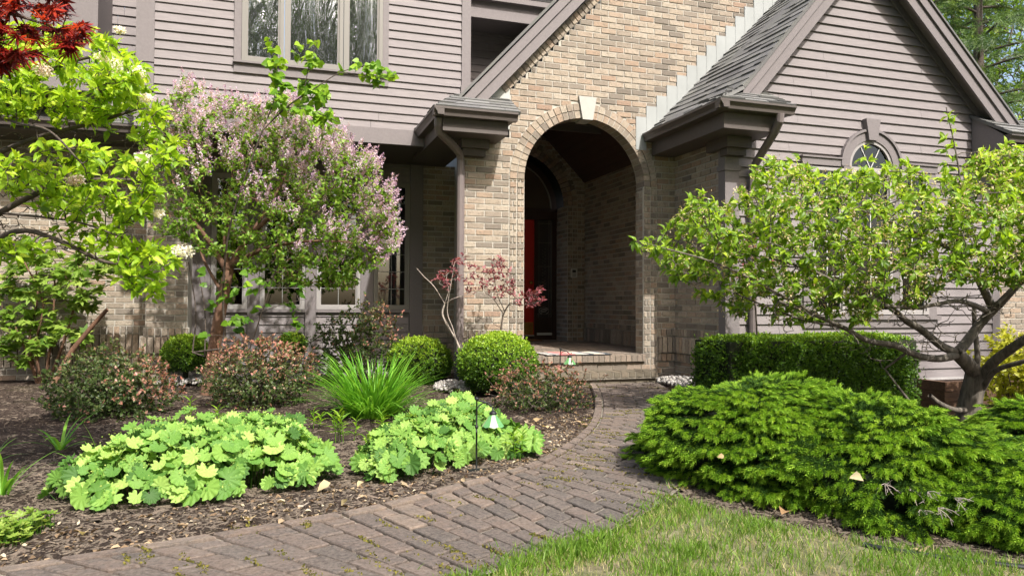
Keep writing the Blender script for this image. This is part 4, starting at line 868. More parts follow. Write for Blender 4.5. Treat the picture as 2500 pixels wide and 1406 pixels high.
# ---- lilac
def lilac():
    root = dtag('lilac_tree', 508, 985, 7.7, 'rounded lilac tree covered in mauve pink blossom in front of the lower windows', 'tree')
    pl = Plant()
    for p, a, c in (([(500, 1000, 7.7), (512, 930, 7.7), (522, 860, 7.7), (535, 780, 7.72), (548, 710, 7.75), (560, 655, 7.8)], .085, .055), ([(560, 655, 7.8), (600, 590, 7.8), (660, 530, 7.75), (740, 480, 7.7)], .04, .012), ([(558, 660, 7.8), (550, 590, 7.85), (560, 500, 7.9), (570, 400, 7.9)], .035, .012),
                    ([(556, 665, 7.8), (510, 590, 7.7), (460, 520, 7.6), (420, 440, 7.6)], .035, .01), ([(562, 650, 7.8), (640, 610, 7.5), (740, 590, 7.3), (850, 590, 7.2)], .03, .008), ([(560, 655, 7.8), (620, 560, 8.0), (690, 440, 8.1), (720, 340, 8.1)], .03, .01), ([(545, 720, 7.75), (500, 640, 7.9), (470, 560, 8.1)], .02, .008)):
        pl.limb(PXW(p), a, c, 5)
    poly = [(335, 340), (395, 255), (450, 185), (520, 225), (620, 255), (690, 235), (760, 285), (830, 315), (900, 370), (955, 445), (975, 540), (970, 615), (920, 660), (850, 705), (740, 705), (640, 675), (540, 635), (450, 600), (375, 560), (345, 450)]
    T = inpx(2400, poly, 6.75, 8.75, lambda x, y: np.clip(.8-.6*wob(x/55., y/55., .9), .08, 1), 8.75)
    tips = pl.grow(T, .005, 4, .08, .05, minr=.0013)
    P, A, D = pl.rosette(tips, 7, (.5, 1.4), .10); n = len(P)
    pl.wood('trunk', M_BARKR, root, 6)
    inst('crown', LEAFW, P, A, D*.8+UPV*.7-FW*.6+.6*rdir(n), RNG.uniform(.028, .056, n), tval(P, .62, .22, .1), G_LIL, root)
    c = at(640, 560, w=7.75); Q = np.array(pl.p)[tips]; q = (Q-c)/np.array([1.4, 1.0, 1.2]); out = np.linalg.norm(q, axis=1); sc_ = out+.55*q[:, 2]-.25*q[:, 1]+.12*q[:, 0]
    sel = np.where(sc_ > np.quantile(sc_, .42))[0]; pq = Q[sel]; sel = sel[RNG.random(len(sel)) < np.clip(.42+.95*wob(pq[:, 0]*2.2, pq[:, 2]*2.2+pq[:, 1], 1.)+.45*(pq[:, 2]-c[2])+.25*(pq[:, 0]-c[0]), .03, 1)]
    ax = unit(unit(Q[sel]-c)*.7+UPV*.9+.35*rdir(len(sel))); m = 40; k = np.tile(np.arange(m)/m, len(sel)); L = np.repeat(RNG.uniform(.08, .16, len(sel)), m)
    PB = np.repeat(Q[sel], m, 0)+np.repeat(ax, m, 0)*(k*L)[:, None]+rdir(len(k))*((1.05-k)*L*.40*RNG.random(len(k))**.5)[:, None]
    inst('blossom', DIA, PB, rdir(len(PB), .3), rdir(len(PB)), RNG.uniform(.014, .025, len(PB)), np.clip(np.repeat(RNG.normal(.5, .2, len(sel)), m)+RNG.normal(0, .18, len(PB)), 0, 1), P_LIL, root)
lilac()
# ---- panicle hydrangea reaching in from the left
def hydrangea():
    root = dtag('hydrangea_bush', -260, 1150, 4.2, 'large bright green hydrangea reaching in from the left with a few white flower heads', 'shrub')
    pl = Plant()
    for p, a, c in (([(-260, 1150, 4.2), (-230, 900, 4.15), (-200, 700, 4.1)], .05, .035), ([(-205, 720, 4.1), (-120, 600, 4.0), (0, 520, 3.9), (110, 465, 3.85), (220, 440, 3.8), (330, 440, 3.75)], .022, .008), ([(-215, 800, 4.1), (-80, 640, 3.9), (40, 565, 3.75), (150, 590, 3.7), (260, 640, 3.7), (370, 640, 3.7)], .02, .006),
                    ([(-205, 720, 4.1), (-140, 520, 4.2), (-40, 400, 4.1), (80, 340, 4.0), (230, 300, 3.95), (340, 265, 3.9)], .02, .007), ([(-200, 700, 4.1), (-160, 420, 4.2), (-60, 260, 4.1), (60, 200, 4.0), (180, 150, 3.95), (280, 130, 3.9)], .02, .006), ([(-40, 400, 4.1), (100, 380, 4.2), (260, 350, 4.25), (420, 330, 4.3)], .009, .004),
                    ([(0, 520, 3.9), (100, 530, 3.8), (200, 545, 3.7), (300, 580, 3.65)], .008, .004), ([(-60, 260, 4.1), (40, 300, 3.8), (120, 320, 3.6), (200, 400, 3.5)], .009, .004), ([(-120, 600, 4), (-20, 470, 4.2), (90, 420, 4.3), (160, 300, 4.3)], .009, .004)):
        pl.limb(PXW(p), a, c, 5)
    T = np.concatenate([inpx(330, [(-80, 90), (60, 60), (215, 75), (300, 100), (360, 180), (330, 260), (240, 300), (100, 300), (-80, 290)], 3.5, 4.4), inpx(70, [(230, 190), (360, 190), (420, 300), (390, 345), (280, 335), (200, 300)], 3.6, 4.4),
                        inpx(190, [(-60, 400), (60, 380), (160, 350), (330, 390), (440, 340), (440, 400), (380, 440), (390, 520), (300, 560), (150, 530), (40, 500)], 3.4, 4.2), inpx(22, [(-60, 590), (100, 590), (120, 640), (-40, 640)], 3.3, 3.8),
                        inpx(55, [(280, 600), (400, 600), (450, 620), (420, 660), (370, 740), (300, 720), (260, 640)], 3.5, 4.0), inpx(26, [(130, 560), (330, 570), (300, 630), (180, 620)], 3.6, 4.1)])
    tips = pl.grow(T, .0036, 4, .10, .04, minr=.0015)
    tw = pl.grow(inpx(420, [(-60, 330), (300, 300), (420, 420), (330, 640), (40, 640), (-60, 560)], 3.7, 4.4), .0035, 4, -.03, .08, minr=.0012)
    P, A, D = pl.rosette(tips, 8, (.55, 1.25), .08); n = len(P)
    pl.wood('stems', M_BARKD, root, 6)
    inst('foliage', leaf_t(.46, .12, .15), P, A+[0, 0, .28], D*.4+UPV*.8-FW*.55+.35*rdir(n), RNG.uniform(.036, .074, n), tval(P, .6, .22, .2), G_HYD, root)
    for x, y, w, r, d in ((275, 162, 3.72, .055, 0), (332, 178, 3.74, .042, 0), (253, 140, 3.73, .034, 0), (356, 240, 3.8, .03, 0), (350, 386, 3.65, .036, 0), (448, 612, 3.65, .045, 0), (105, 172, 3.6, .04, .6), (182, 440, 3.45, .034, .6), (388, 522, 3.8, .026, 0), (293, 74, 3.8, .022, 0)):
        c = at(x, y, w=w); q = rdir(230); B = c+q*r*[1.15, 1, .8]*(RNG.random((230, 1))**.33)+[0, 0, 0]
        inst('flower_head', DIA, B, rdir(230), q+.4*rdir(230), RNG.uniform(.010, .017, 230), np.clip(RNG.normal(.75-d, .2, 230), 0, 1), P_WHITE, root)
hydrangea()
# ---- red japanese maple, top left
def redmaple():
    root = dtag('red_maple', -420, 900, 3.2, 'dark red japanese maple branch hanging into the top left corner', 'tree')
    pl = Plant()
    for p, a, c in (([(-420, 980, 3.2), (-400, 500, 3.2), (-330, 100, 3.15)], .05, .03), ([(-330, 100, 3.15), (-160, 20, 3.05), (0, 30, 3.0), (110, 60, 2.95)], .018, .004), ([(-330, 110, 3.15), (-180, 130, 3.1), (-50, 140, 3.0), (40, 150, 2.95)], .014, .004), ([(-300, 60, 3.1), (-100, -60, 3.1), (60, -40, 3.05), (150, 10, 3.0)], .014, .004)): pl.limb(PXW(p), a, c, 5)
    T = inpx(78, [(-70, -70), (140, -70), (170, 0), (205, 45), (205, 95), (190, 130), (150, 125), (100, 90), (80, 150), (40, 170), (-70, 175)], 2.75, 3.25)
    tips = pl.grow(T, .003, 3, .08, .05, minr=.0012); P, A, D = pl.rosette(tips, 6, (.6, 1.5), .06); n = len(P)
    pl.wood('branch', M_BARKD, root, 5)
    inst('foliage', star(((-125, .5), (-85, .75), (-42, .95), (0, 1), (42, .95), (85, .75), (125, .5)), .16, 8), P, A*[1, 1, .6]-[0, 0, .35], A*.5+UPV*.9+.8*rdir(n)-FW*.6, RNG.uniform(.04, .075, n), np.clip(RNG.normal(.6, .33, n), 0, 1), G_RED, root)
redmaple()
# ---- redbud sapling
def heart():
    P = [(0, 0), (-.22, -.10), (-.42, .02), (-.46, .28), (-.30, .62), (0, 1), (.30, .62), (.46, .28), (.42, .02), (.22, -.10)]
    V = [(0, .35, -.03)]+[(x, y, .12*abs(x)-.22*max(0, y-.4)) for x, y in P]; return np.array(V), [np.array([(0, 1+(i+1) % 10, 1+i) for i in range(10)])]
def redbud():
    root = dtag('redbud_sapling', 575, 900, 7.45, 'thin redbud sapling with heart shaped leaves rising through the lilac to the upper window', 'sapling')
    pl = Plant()
    for p, a, c in (([(560, 930, 7.45), (548, 800, 7.4), (545, 700, 7.3), (560, 560, 7.1), (600, 430, 6.9), (640, 320, 6.8)], .012, .008), ([(640, 320, 6.8), (700, 262, 6.8), (760, 222, 6.75), (830, 178, 6.7), (900, 158, 6.7)], .008, .003), ([(640, 320, 6.8), (670, 240, 6.8), (672, 160, 6.8), (665, 110, 6.8)], .006, .003), ([(700, 262, 6.8), (760, 270, 6.7), (830, 300, 6.65)], .005, .003), ([(740, 235, 6.75), (755, 160, 6.7), (775, 105, 6.7)], .005, .002), ([(830, 178, 6.7), (900, 190, 6.7), (975, 190, 6.7)], .004, .002),
                    ([(470, 860, 7.6), (478, 760, 7.6), (460, 640, 7.6)], .008, .005), ([(600, 880, 7.5), (640, 760, 7.3), (680, 640, 7.2)], .008, .004), ([(500, 870, 7.5), (500, 760, 7.5), (480, 640, 7.4)], .008, .005), ([(640, 760, 7.3), (700, 740, 7.1), (750, 730, 7.1)], .004, .002)): pl.limb(PXW(p), a, c, 5)
    T = np.concatenate([inpx(64, [(660, 225), (740, 180), (800, 215), (830, 310), (770, 300), (700, 265), (640, 265)], 6.6, 7.0), inpx(22, [(650, 90), (690, 110), (700, 210), (660, 200)], 6.7, 6.9), inpx(16, [(730, 85), (790, 110), (810, 160), (760, 190), (715, 150)], 6.6, 6.85), inpx(22, [(820, 150), (900, 140), (980, 185), (930, 205), (840, 195)], 6.6, 6.8), inpx(40, [(470, 640), (560, 620), (740, 650), (745, 800), (620, 860), (490, 860)], 7.0, 7.6)])
    tips = pl.grow(T, .0028, 3, .04, .05, minr=.0012); P, A, D = pl.rosette(tips, 3, (.5, 1.3), .08); n = len(P)
    pl.wood('stems', M_BARKD, root, 5)
    inst('foliage', heart(), P, A*[1, 1, .5]-[0, 0, .5], -FW+UPV*.8+.9*rdir(n), RNG.uniform(.05, .09, n), tval(P, .5, .2, .5), G_BUD, root)
redbud()
# ---- maple sapling against the left wall
def maples():
    root = dtag('maple_sapling', 100, 940, 8.75, 'clump of thin maple saplings with pale green lobed leaves against the left brick wall', 'sapling')
    pl = Plant()
    for p in ([(92, 945, 8.75), (72, 830, 8.75), (92, 720, 8.75), (82, 610, 8.75)], [(108, 945, 8.75), (128, 800, 8.75), (135, 640, 8.75)], [(100, 945, 8.75), (88, 840, 8.7), (105, 740, 8.65), (60, 640, 8.65)], [(112, 945, 8.75), (150, 850, 8.7), (185, 730, 8.65), (190, 620, 8.65)], [(95, 945, 8.75), (60, 850, 8.7), (20, 760, 8.65)]): pl.limb(PXW(p), .022, .008, 5)
    T = np.concatenate([inpx(95, [(0, 640), (90, 600), (200, 640), (260, 700), (230, 760), (120, 740), (0, 740)], 8.3, 9.1), inpx(80, [(0, 760), (110, 750), (200, 790), (230, 840), (120, 830), (80, 900), (0, 880)], 8.3, 9.0), inpx(20, [(190, 620), (300, 620), (340, 680), (240, 700)], 8.3, 8.9)])
    tips = pl.grow(T, .004, 3, .04, .05, minr=.0015); P, A, D = pl.rosette(tips, 5, (.7, 1.5), .16); n = len(P)
    pl.wood('stems', M_BARKR, root, 5)
    inst('foliage', star(((-115, .55), (-55, .85), (0, 1), (55, .85), (115, .55)), .42, 14), P, A*[1, 1, .5]-[0, 0, .2], UPV+.45*rdir(n)-FW*.4, RNG.uniform(.07, .13, n), tval(P, .5, .22, .2), G_MAPL, root)
    st = empty('leaning_stake', tuple(at(132, 900, w=8.4)*[1, 1, 0]), 'cut brown branch leaning at an angle among the maple saplings', 'branch')
    b = MB(); b.tube(PXW([(130, 935, 8.4), (180, 850, 8.4), (230, 790, 8.4), (262, 755, 8.4)]), [.035, .03, .026, .022], 8); b.build('wood', M_BARKR, st, True)
maples()
# ---- mounded shrubs
def shrub(name, label, cat, px, py, w, rx, ry, n, m, leafm, size, mid_, zk, up=.45, tmpl=SMALL, loose=.0, barkm=None, group=None, red=None, floor=0., lean=0):
    c = at(px, py, w=w); R = np.array([rx, rx*.95, ry])*w/FPX; g = gz(c[0], c[1]); root = empty(name, (float(c[0]), float(c[1]), g), label, cat, group)
    pl = Plant(); base = np.array([c[0], c[1], g-.02])
    for k in range(9):
        a = k*2.4; q = c+R*np.array([math.cos(a)*.55, math.sin(a)*.55, .1+.3*random.random()]); pl.limb([base+[math.cos(a)*.05, math.sin(a)*.05, 0], base*.5+q*.5+[0, 0, -.02], q], .012, .006, 4) if k == 0 else pl.limb([base, base*.5+q*.5+[0, 0, -.02], q], .012, .006, 4)
    d = rdir(n); rad = RNG.random(n)**(.35)*(1+loose*RNG.normal(size=n)); bumpy = 1+.10*wob(d[:, 0]*2.2+px, d[:, 1]*2.2+d[:, 2]*2., 1.1)
    T = c+d*R*(rad*bumpy)[:, None]; T[:, 0] += lean*(T[:, 2]-c[2]); T = T[T[:, 2] > g+floor]
    tips = pl.grow(T, .0038, 3, .05, .05, minr=.0011)
    P, A, D = pl.rosette(tips, m, (.4, 1.35), size*2.6); k = len(P); o = unit((P-c)/R)
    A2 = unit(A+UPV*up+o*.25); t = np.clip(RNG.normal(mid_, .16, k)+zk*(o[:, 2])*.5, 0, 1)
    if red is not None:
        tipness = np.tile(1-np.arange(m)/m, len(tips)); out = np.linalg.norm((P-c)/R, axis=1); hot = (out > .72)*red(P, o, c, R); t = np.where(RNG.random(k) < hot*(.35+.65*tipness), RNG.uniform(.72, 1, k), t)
    pl.wood('stems', barkm or M_BARKD, root, 4)
    inst('foliage', tmpl, P, A2, o+UPV*.5+.7*rdir(k), RNG.uniform(.7, 1.3, k)*size, t, leafm, root); return root, c, R
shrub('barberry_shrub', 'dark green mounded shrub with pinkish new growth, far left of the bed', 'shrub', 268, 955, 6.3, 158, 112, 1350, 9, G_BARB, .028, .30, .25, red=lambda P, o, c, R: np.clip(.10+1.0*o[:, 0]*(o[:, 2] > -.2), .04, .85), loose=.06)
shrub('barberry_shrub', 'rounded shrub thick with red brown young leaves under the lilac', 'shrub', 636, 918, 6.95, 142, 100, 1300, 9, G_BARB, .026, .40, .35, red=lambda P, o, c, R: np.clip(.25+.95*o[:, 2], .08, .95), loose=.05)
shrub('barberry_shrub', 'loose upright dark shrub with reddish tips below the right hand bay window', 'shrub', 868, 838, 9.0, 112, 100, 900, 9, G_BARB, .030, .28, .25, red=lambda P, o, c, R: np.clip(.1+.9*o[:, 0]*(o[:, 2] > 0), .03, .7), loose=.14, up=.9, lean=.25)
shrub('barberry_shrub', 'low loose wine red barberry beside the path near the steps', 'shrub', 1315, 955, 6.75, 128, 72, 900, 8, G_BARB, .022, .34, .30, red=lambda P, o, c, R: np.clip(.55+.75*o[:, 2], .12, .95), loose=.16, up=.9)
def clipped(name, label, px, py, w, rx, ry, n, group=None, stem=False):
    c = at(px, py, w=w); R = np.array([rx, rx*.95, ry])*w/FPX; g = gz(c[0], c[1]); root = empty(name, (float(c[0]), float(c[1]), g), label, 'shrub', group)
    b = MB(); b.lathe((0, 0, 0), [(0, -.86), (.5, -.7), (.78, -.35), (.86, 0), (.78, .35), (.5, .7), (0, .86)], 16); b.v = [tuple(c+np.array(v)*R) for v in b.v]
    b.tube([(c[0], c[1], g-.03), (c[0], c[1], c[2])], .03); b.build('inner_branches', G_BOXIN, root, True)
    d = rdir(n); d = d[d[:, 2] > -.8]; n = len(d); s = 1+.055*wob(d[:, 0]*3+px, d[:, 1]*3+d[:, 2]*3, 1.3)+.10*(RNG.random(n) > .985); P = c+d*R*(s*RNG.uniform(.86, 1.03, n))[:, None]; k = P[:, 2] > g-.01; P, d = P[k], d[k]; n = len(P)
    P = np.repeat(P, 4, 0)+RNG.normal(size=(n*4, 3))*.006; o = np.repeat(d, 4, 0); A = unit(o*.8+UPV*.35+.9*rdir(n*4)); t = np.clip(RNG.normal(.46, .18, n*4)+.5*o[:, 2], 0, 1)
    inst('foliage', SMALL, P, A, o+.8*rdir(n*4), RNG.uniform(.016, .030, n*4), t, G_BOX, root)
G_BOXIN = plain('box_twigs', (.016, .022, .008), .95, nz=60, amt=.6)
GB = 'clipped boxwood balls'
clipped('boxwood_ball', 'clipped boxwood ball on a short stem in front of the brick pier', 454, 866, 8.6, 54, 48, 3000, GB)
clipped('boxwood_ball', 'clipped boxwood ball with pale top between the daylilies and the drainpipe', 1022, 884, 9.0, 80, 60, 3600, GB)
clipped('boxwood_ball', 'largest clipped boxwood ball directly left of the porch steps', 1215, 888, 7.9, 96, 76, 5200, GB)
clipped('boxwood_ball', 'small green boxwood mostly hidden behind the red brown shrub', 715, 838, 9.7, 32, 26, 900, GB)
def hedge():
    y0, y1 = 6.30, 6.98; a, c = at(1722, 880, v=6.62), at(2250, 880, v=6.34); x0, x1 = float(a[0]), float(c[0]); z1 = .95-(818-748)/FPX*8.3; root = empty('boxwood_hedge', ((x0+x1)/2, 6.4, -.1), 'long clipped boxwood hedge with a flat top under the gable window', 'hedge')
    C = np.array([(x0+x1)/2, (y0+y1)/2, (z1-.35)/2]); Hh = np.array([(x1-x0)/2, (y1-y0)/2, (z1+.35)/2]); b = MB(); q = Hh*.93; b.box(C[0]-q[0], C[0]+q[0], C[1]-q[1], C[1]+q[1], -.3, C[2]+q[2]); b.build('inner_branches', G_BOXIN, root)
    n = 17000; f = RNG.random(n); P = RNG.uniform(-1, 1, (n, 3)); k = f < .42; P[k, 1] = -1; k2 = (f >= .42) & (f < .74); P[k2, 2] = 1; k3 = (f >= .74) & (f < .9); P[k3, 0] = np.where(RNG.random(k3.sum()) < .5, -1, 1); P[f >= .9, 1] = 1
    P = np.sign(P)*np.abs(P); pn = (np.abs(P)**7).sum(1)**(1/7.); P = P/pn[:, None]; o = unit(np.sign(P)*np.abs(P)**5)
    s = 1+.03*wob(P[:, 0]*4, P[:, 1]*3+P[:, 2]*3, 1.2)+.06*(RNG.random(n) > .985); W = C+P*Hh*(s*RNG.uniform(.95, 1.02, n))[:, None]; W[:, 2] += .02*wob(W[:, 0], W[:, 1], 1.); W = np.repeat(W, 4, 0)+RNG.normal(size=(n*4, 3))*.007; o = np.repeat(o, 4, 0); k = len(W)
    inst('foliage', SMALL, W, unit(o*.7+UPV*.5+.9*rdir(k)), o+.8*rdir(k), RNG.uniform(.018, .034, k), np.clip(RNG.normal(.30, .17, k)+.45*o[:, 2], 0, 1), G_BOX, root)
hedge()
# ---- strap leaved plants
def ribbon_plant(name, label, cat, px, py, w, n, L, wid, m=G_LILY, group=None, rad=.06, up=(.5, 1.1), z=None, seg=6, tm=.5):
    c = at(px, py, w=w); g = gz(c[0], c[1]); root = empty(name, (float(c[0]), float(c[1]), g), label, cat, group); V = []; F = []; T = []
    for i in range(n):
        a = random.random()*6.283; r = rad*math.sqrt(random.random()); p = np.array([c[0]+r*math.cos(a), c[1]+r*math.sin(a), g-.01]); a += random.uniform(-.5, .5); th = random.uniform(*up)*(1.0 if random.random() < .8 else 1.2); l = L*random.uniform(.6, 1.1); t = min(1, max(0, random.gauss(tm, .2)))
        h = np.array([math.cos(a), math.sin(a), 0]); s = np.array([-h[1], h[0], 0]); dr = random.uniform(.28, .55); k0 = len(V)
        for q in range(seg+1):
            f = q/seg; ww = wid*(.75+.5*f)*(1-f**2.2)+.0006; V += [p-s*ww/2+[0, 0, .12*ww], p+s*ww/2+[0, 0, .12*ww]]; T += [t, t]
            th2 = th-dr*f*2.1; p = p+(h*math.cos(th2)+UPV*math.sin(th2))*l/seg
        F += [(k0+2*q, k0+2*q+1, k0+2*q+3, k0+2*q+2) for q in range(seg)]
    link('leaves', npmesh('leaves', np.array(V), np.array(F), T, True), m, root); return root
ribbon_plant('daylily_clump', 'big fountain of bright green daylily leaves in the middle of the bed', 'daylily', 912, 1025, 6.3, 520, .66, .017, rad=.20, up=(.55, 1.45), tm=.6)
GD = 'small daylilies in the mulch'
ribbon_plant('daylily', 'small arching daylily on bare mulch left of the mantle leaves', 'daylily', 146, 1132, 4.75, 12, .36, .022, group=GD, rad=.015, up=(.45, 1.15), tm=.55)
ribbon_plant('daylily', 'pale daylily tuft cut off by the left edge of the picture', 'daylily', 2, 1240, 3.6, 17, .32, .018, group=GD, rad=.03, up=(.8, 1.4), tm=.7)
ribbon_plant('daylily', 'upright daylily shoot among the front mantle leaves', 'daylily', 246, 1242, 3.85, 8, .38, .019, group=GD, rad=.012, up=(1., 1.45), tm=.65)
ribbon_plant('daylily', 'few thin daylily leaves high on the left edge beside dark mulch', 'daylily', -25, 1110, 4.3, 7, .3, .016, group=GD, rad=.02, up=(.6, 1.2), tm=.5)
def stalk(px, py, w, h, n, label, group='leafy young perennials'):
    c = at(px, py, w=w); g = gz(c[0], c[1]); root = empty('young_perennial', (float(c[0]), float(c[1]), g), label, 'plant', group); b = MB(); P = []; A = []
    for s in range(n):
        a = random.random()*6.283; o = np.array([c[0]+.04*s**.5*math.cos(a), c[1]+.04*s**.5*math.sin(a), g]); hh = h*random.uniform(.75, 1.1); tp = o+[.02*math.cos(a), .02*math.sin(a), hh]; b.tube([o, (o+tp)/2+[.005, 0, 0], tp], .0025, 4, False)
        for k in range(11):
            f = .25+.75*k/11; q = k*2.4; P.append(o+(tp-o)*f); A.append([math.cos(q), math.sin(q), .35+1.2*f**3])
    b.build('stem', G_BUD, root); n_ = len(P); inst('leaves', leaf_t(.22, .06, .25), P, A, UPV+.3*rdir(n_), RNG.uniform(.06, .095, n_), RNG.uniform(.35, .9, n_), G_BUD, root)
for a in ((466, 1015, 5.9, .20, 1, 'single leafy stem on open mulch left of the lilac trunk'), (530, 1035, 5.7, .16, 1, 'short leafy stem just behind the mantle leaves'), (838, 1070, 5.0, .20, 5, 'lime green leafy stems between the two mantle patches'), (930, 1035, 5.6, .14, 2, 'small leafy tuft in front of the daylily fountain'), (765, 1035, 5.6, .13, 2, 'small leafy tuft left of the daylily fountain'), (905, 1120, 4.55, .16, 2, 'pale leafy shoots at the left of the nearer mantle patch'), (1258, 1080, 4.5, .19, 2, 'leafy shoots under the lamp shade by the path')): stalk(*a)
# ---- lady's mantle
def poly_px(L): return [tuple(at(x, y, z=z)[:2]) for x, y, z in L]
def mantle(label, fp, n, hmax, size, seed):
    F = np.array(poly_px(fp)); c = F.mean(0); root = empty('ladys_mantle', (float(c[0]), float(c[1]), 0), label, 'ground cover', "patches of lady's mantle")
    x, y = [], []
    while len(x) < n:
        a, e = RNG.uniform(*np.c_[F.min(0), F.max(0)][0], n), RNG.uniform(*np.c_[F.min(0), F.max(0)][1], n); k = in_poly(a, e, F); x += list(a[k]); y += list(e[k])
    x, y = np.array(x[:n]), np.array(y[:n]); E = np.concatenate([F[i]+(F[(i+1) % len(F)]-F[i])*np.linspace(0, 1, 12, False)[:, None] for i in range(len(F))]); D = np.hypot(x[:, None]-E[:, 0], y[:, None]-E[:, 1]); ed = D.min(1); j = D.argmin(1); outv = np.stack([E[j, 0]-x, E[j, 1]-y, 0*x], -1); outv = unit(outv+1e-6)
    h = hmax*np.sqrt(np.clip(ed/.26, .03, 1))*(1+.22*wob(x, y, 2.6))*np.where(RNG.random(n) < .4, RNG.uniform(.5, .9, n), RNG.uniform(.85, 1.15, n))+.015
    k = np.clip(1-ed/.28, 0, 1)[:, None]; nrm = unit(UPV*(1-.55*k)+outv*k*.95+.5*rdir(n)+np.array([.05, -.25, 0])); axis = unit(outv*(.4+k)+.8*rdir(n)-UPV*.15)
    P = np.stack([x, y, mound(x, y)+h], -1); sz = size*(.45+.85*RNG.beta(2, 2, n))*(1+.18*k[:, 0])
    A = axis-nrm*(axis*nrm).sum(1)[:, None]
    inst('foliage', lobed(9, .22, .05, .55, 4, .16), P, A, nrm, sz, np.clip(RNG.normal(.52, .28, n), 0, 1), G_MANT, root)
    tubes('leaf_stalks', np.stack([x-outv[:, 0]*.06, y-outv[:, 1]*.06, mound(x, y)-.01], -1), P-nrm*.004, np.full(n, .0022), np.full(n, .0016), G_BUD, root, 4)
    q = RNG.random(n) < .22; B = P[q]+[0, 0, .02]; B = np.repeat(B, 14, 0)+RNG.normal(size=(len(B)*14, 3))*[.022, .022, .014]
    inst('flower_spray', DIA, B, rdir(len(B)), rdir(len(B)), RNG.uniform(.006, .013, len(B)), RNG.random(len(B)), leafmat('mantle_flower', [(0, (.25, .38, .05)), (1, (.5, .58, .14))], .3, .7), root)
mantle("wide patch of pale green lady's mantle at the front left of the bed", [(112, 1225, 0), (230, 1250, 0), (330, 1240, 0), (470, 1232, 0), (600, 1215, 0), (760, 1195, 0), (815, 1155, .05), (825, 1090, .16), (770, 1040, .2), (690, 1005, .2), (560, 1018, .2), (480, 1030, .2), (390, 1040, .2), (300, 1062, .2), (215, 1105, .18), (110, 1165, .08)], 900, .25, .092, 1)
mantle("patch of lady's mantle round the nearer lamp beside the path", [(858, 1150, 0), (930, 1180, 0), (1010, 1180, 0), (1090, 1160, 0), (1160, 1135, 0), (1230, 1120, 0), (1318, 1118, 0), (1325, 1080, .08), (1270, 1020, .2), (1190, 975, .2), (1130, 962, .2), (1060, 972, .2), (1010, 1000, .2), (920, 1035, .2), (870, 1085, .12)], 760, .24, .090, 2)
def lowpatch():
    F = np.array(poly_px([(-60, 1345, 0), (60, 1325, 0), (135, 1290, 0), (120, 1255, .05), (40, 1230, .1), (-60, 1230, .1)])); c = F.mean(0); root = empty('wild_strawberry', (float(c[0]), float(c[1]), 0), 'low patch of small yellow green leaves in the bottom left corner', 'ground cover'); n = 420
    a, e = RNG.uniform(F[:, 0].min(), F[:, 0].max(), n), RNG.uniform(F[:, 1].min(), F[:, 1].max(), n); k = in_poly(a, e, F); a, e = a[k], e[k]; n = len(a); P = np.stack([a, e, mound(a, e)+RNG.uniform(.015, .08, n)], -1)
    inst('foliage', lobed(5, .45, .04, .7, 4, .15), P, rdir(n)*[1, 1, .2], UPV+.5*rdir(n)-FW*.3, RNG.uniform(.03, .055, n), RNG.uniform(.3, 1, n), G_MAPL, root); tubes('leaf_stalks', P*[1, 1, 0]+[0, 0, -.01], P, np.full(n, .0012), np.full(n, .001), G_BUD, root, 4)
lowpatch()
# ---- two plum leaved shrubs with bare pale stems by the porch
def plum(label, limbs, polys, nl, px, py, w, bark):
    root = dtag('purple_leaf_plum', px, py, w, label, 'shrub', 'purple leaved plums by the porch'); pl = Plant()
    for p, a, c in limbs: pl.limb(PXW(p), a, c, 5)
    T = np.concatenate([inpx(int(n*1.9), P, w-.3, w+.25, None, 8.18) for n, P in polys]); tips = pl.grow(T, .0026, 3, .03, .08, minr=.0012); P, A, D = pl.rosette(tips, nl, (.4, 1.2), .05); n = len(P)
    pl.wood('stems', bark, root, 5); inst('foliage', leaf_t(.42, .1, .2), P, A+[0, 0, .1], UPV+.9*rdir(n)-FW*.4, RNG.uniform(.032, .058, n), RNG.random(n), G_PLUM, root)
plum('sparse purple leaved plum with bare pale forked stems in front of the downspout', [([(1130, 880, 8.0), (1118, 840, 8.0), (1090, 790, 8.0), (1080, 765, 8.0), (1086, 742, 8.0)], .014, .011), ([(1086, 742, 8.0), (1060, 700, 8.0), (1035, 675, 8.0), (1017, 655, 8.0)], .007, .003), ([(1086, 742, 8.0), (1110, 728, 7.95), (1150, 718, 7.9), (1180, 722, 7.9)], .006, .003), ([(1118, 845, 8.0), (1105, 800, 7.95), (1092, 760, 7.95), (1100, 700, 7.9), (1110, 640, 7.9)], .008, .003), ([(1086, 742, 8.), (1095, 700, 8.0), (1075, 660, 8.0)], .005, .002)],
     [(34, [(1095, 660), (1120, 600), (1150, 640), (1200, 660), (1195, 720), (1130, 715)]), (12, [(1040, 690), (1070, 680), (1090, 720), (1110, 640)])], 4, 1128, 870, 8.0, M_BARKP)
plum('purple leaved plum rising behind the biggest boxwood ball', [([(1222, 850, 8.05), (1224, 800, 8.05), (1230, 765, 8.05), (1245, 740, 8.0)], .013, .008), ([(1230, 768, 8.05), (1205, 730, 8.0), (1185, 715, 8.0)], .006, .003), ([(1232, 760, 8.05), (1215, 720, 8.0), (1205, 670, 8.0), (1200, 630, 8.0)], .006, .003), ([(1245, 740, 8.0), (1275, 745, 7.85), (1320, 735, 7.75)], .005, .003), ([(1226, 800, 8.05), (1205, 790, 8.0), (1190, 765, 8.)], .005, .002)],
     [(38, [(1195, 630), (1220, 620), (1250, 660), (1260, 720), (1215, 735), (1190, 690)]), (26, [(1255, 715), (1320, 700), (1335, 735), (1290, 755), (1255, 745)])], 4, 1222, 850, 8.05, M_BARKD)
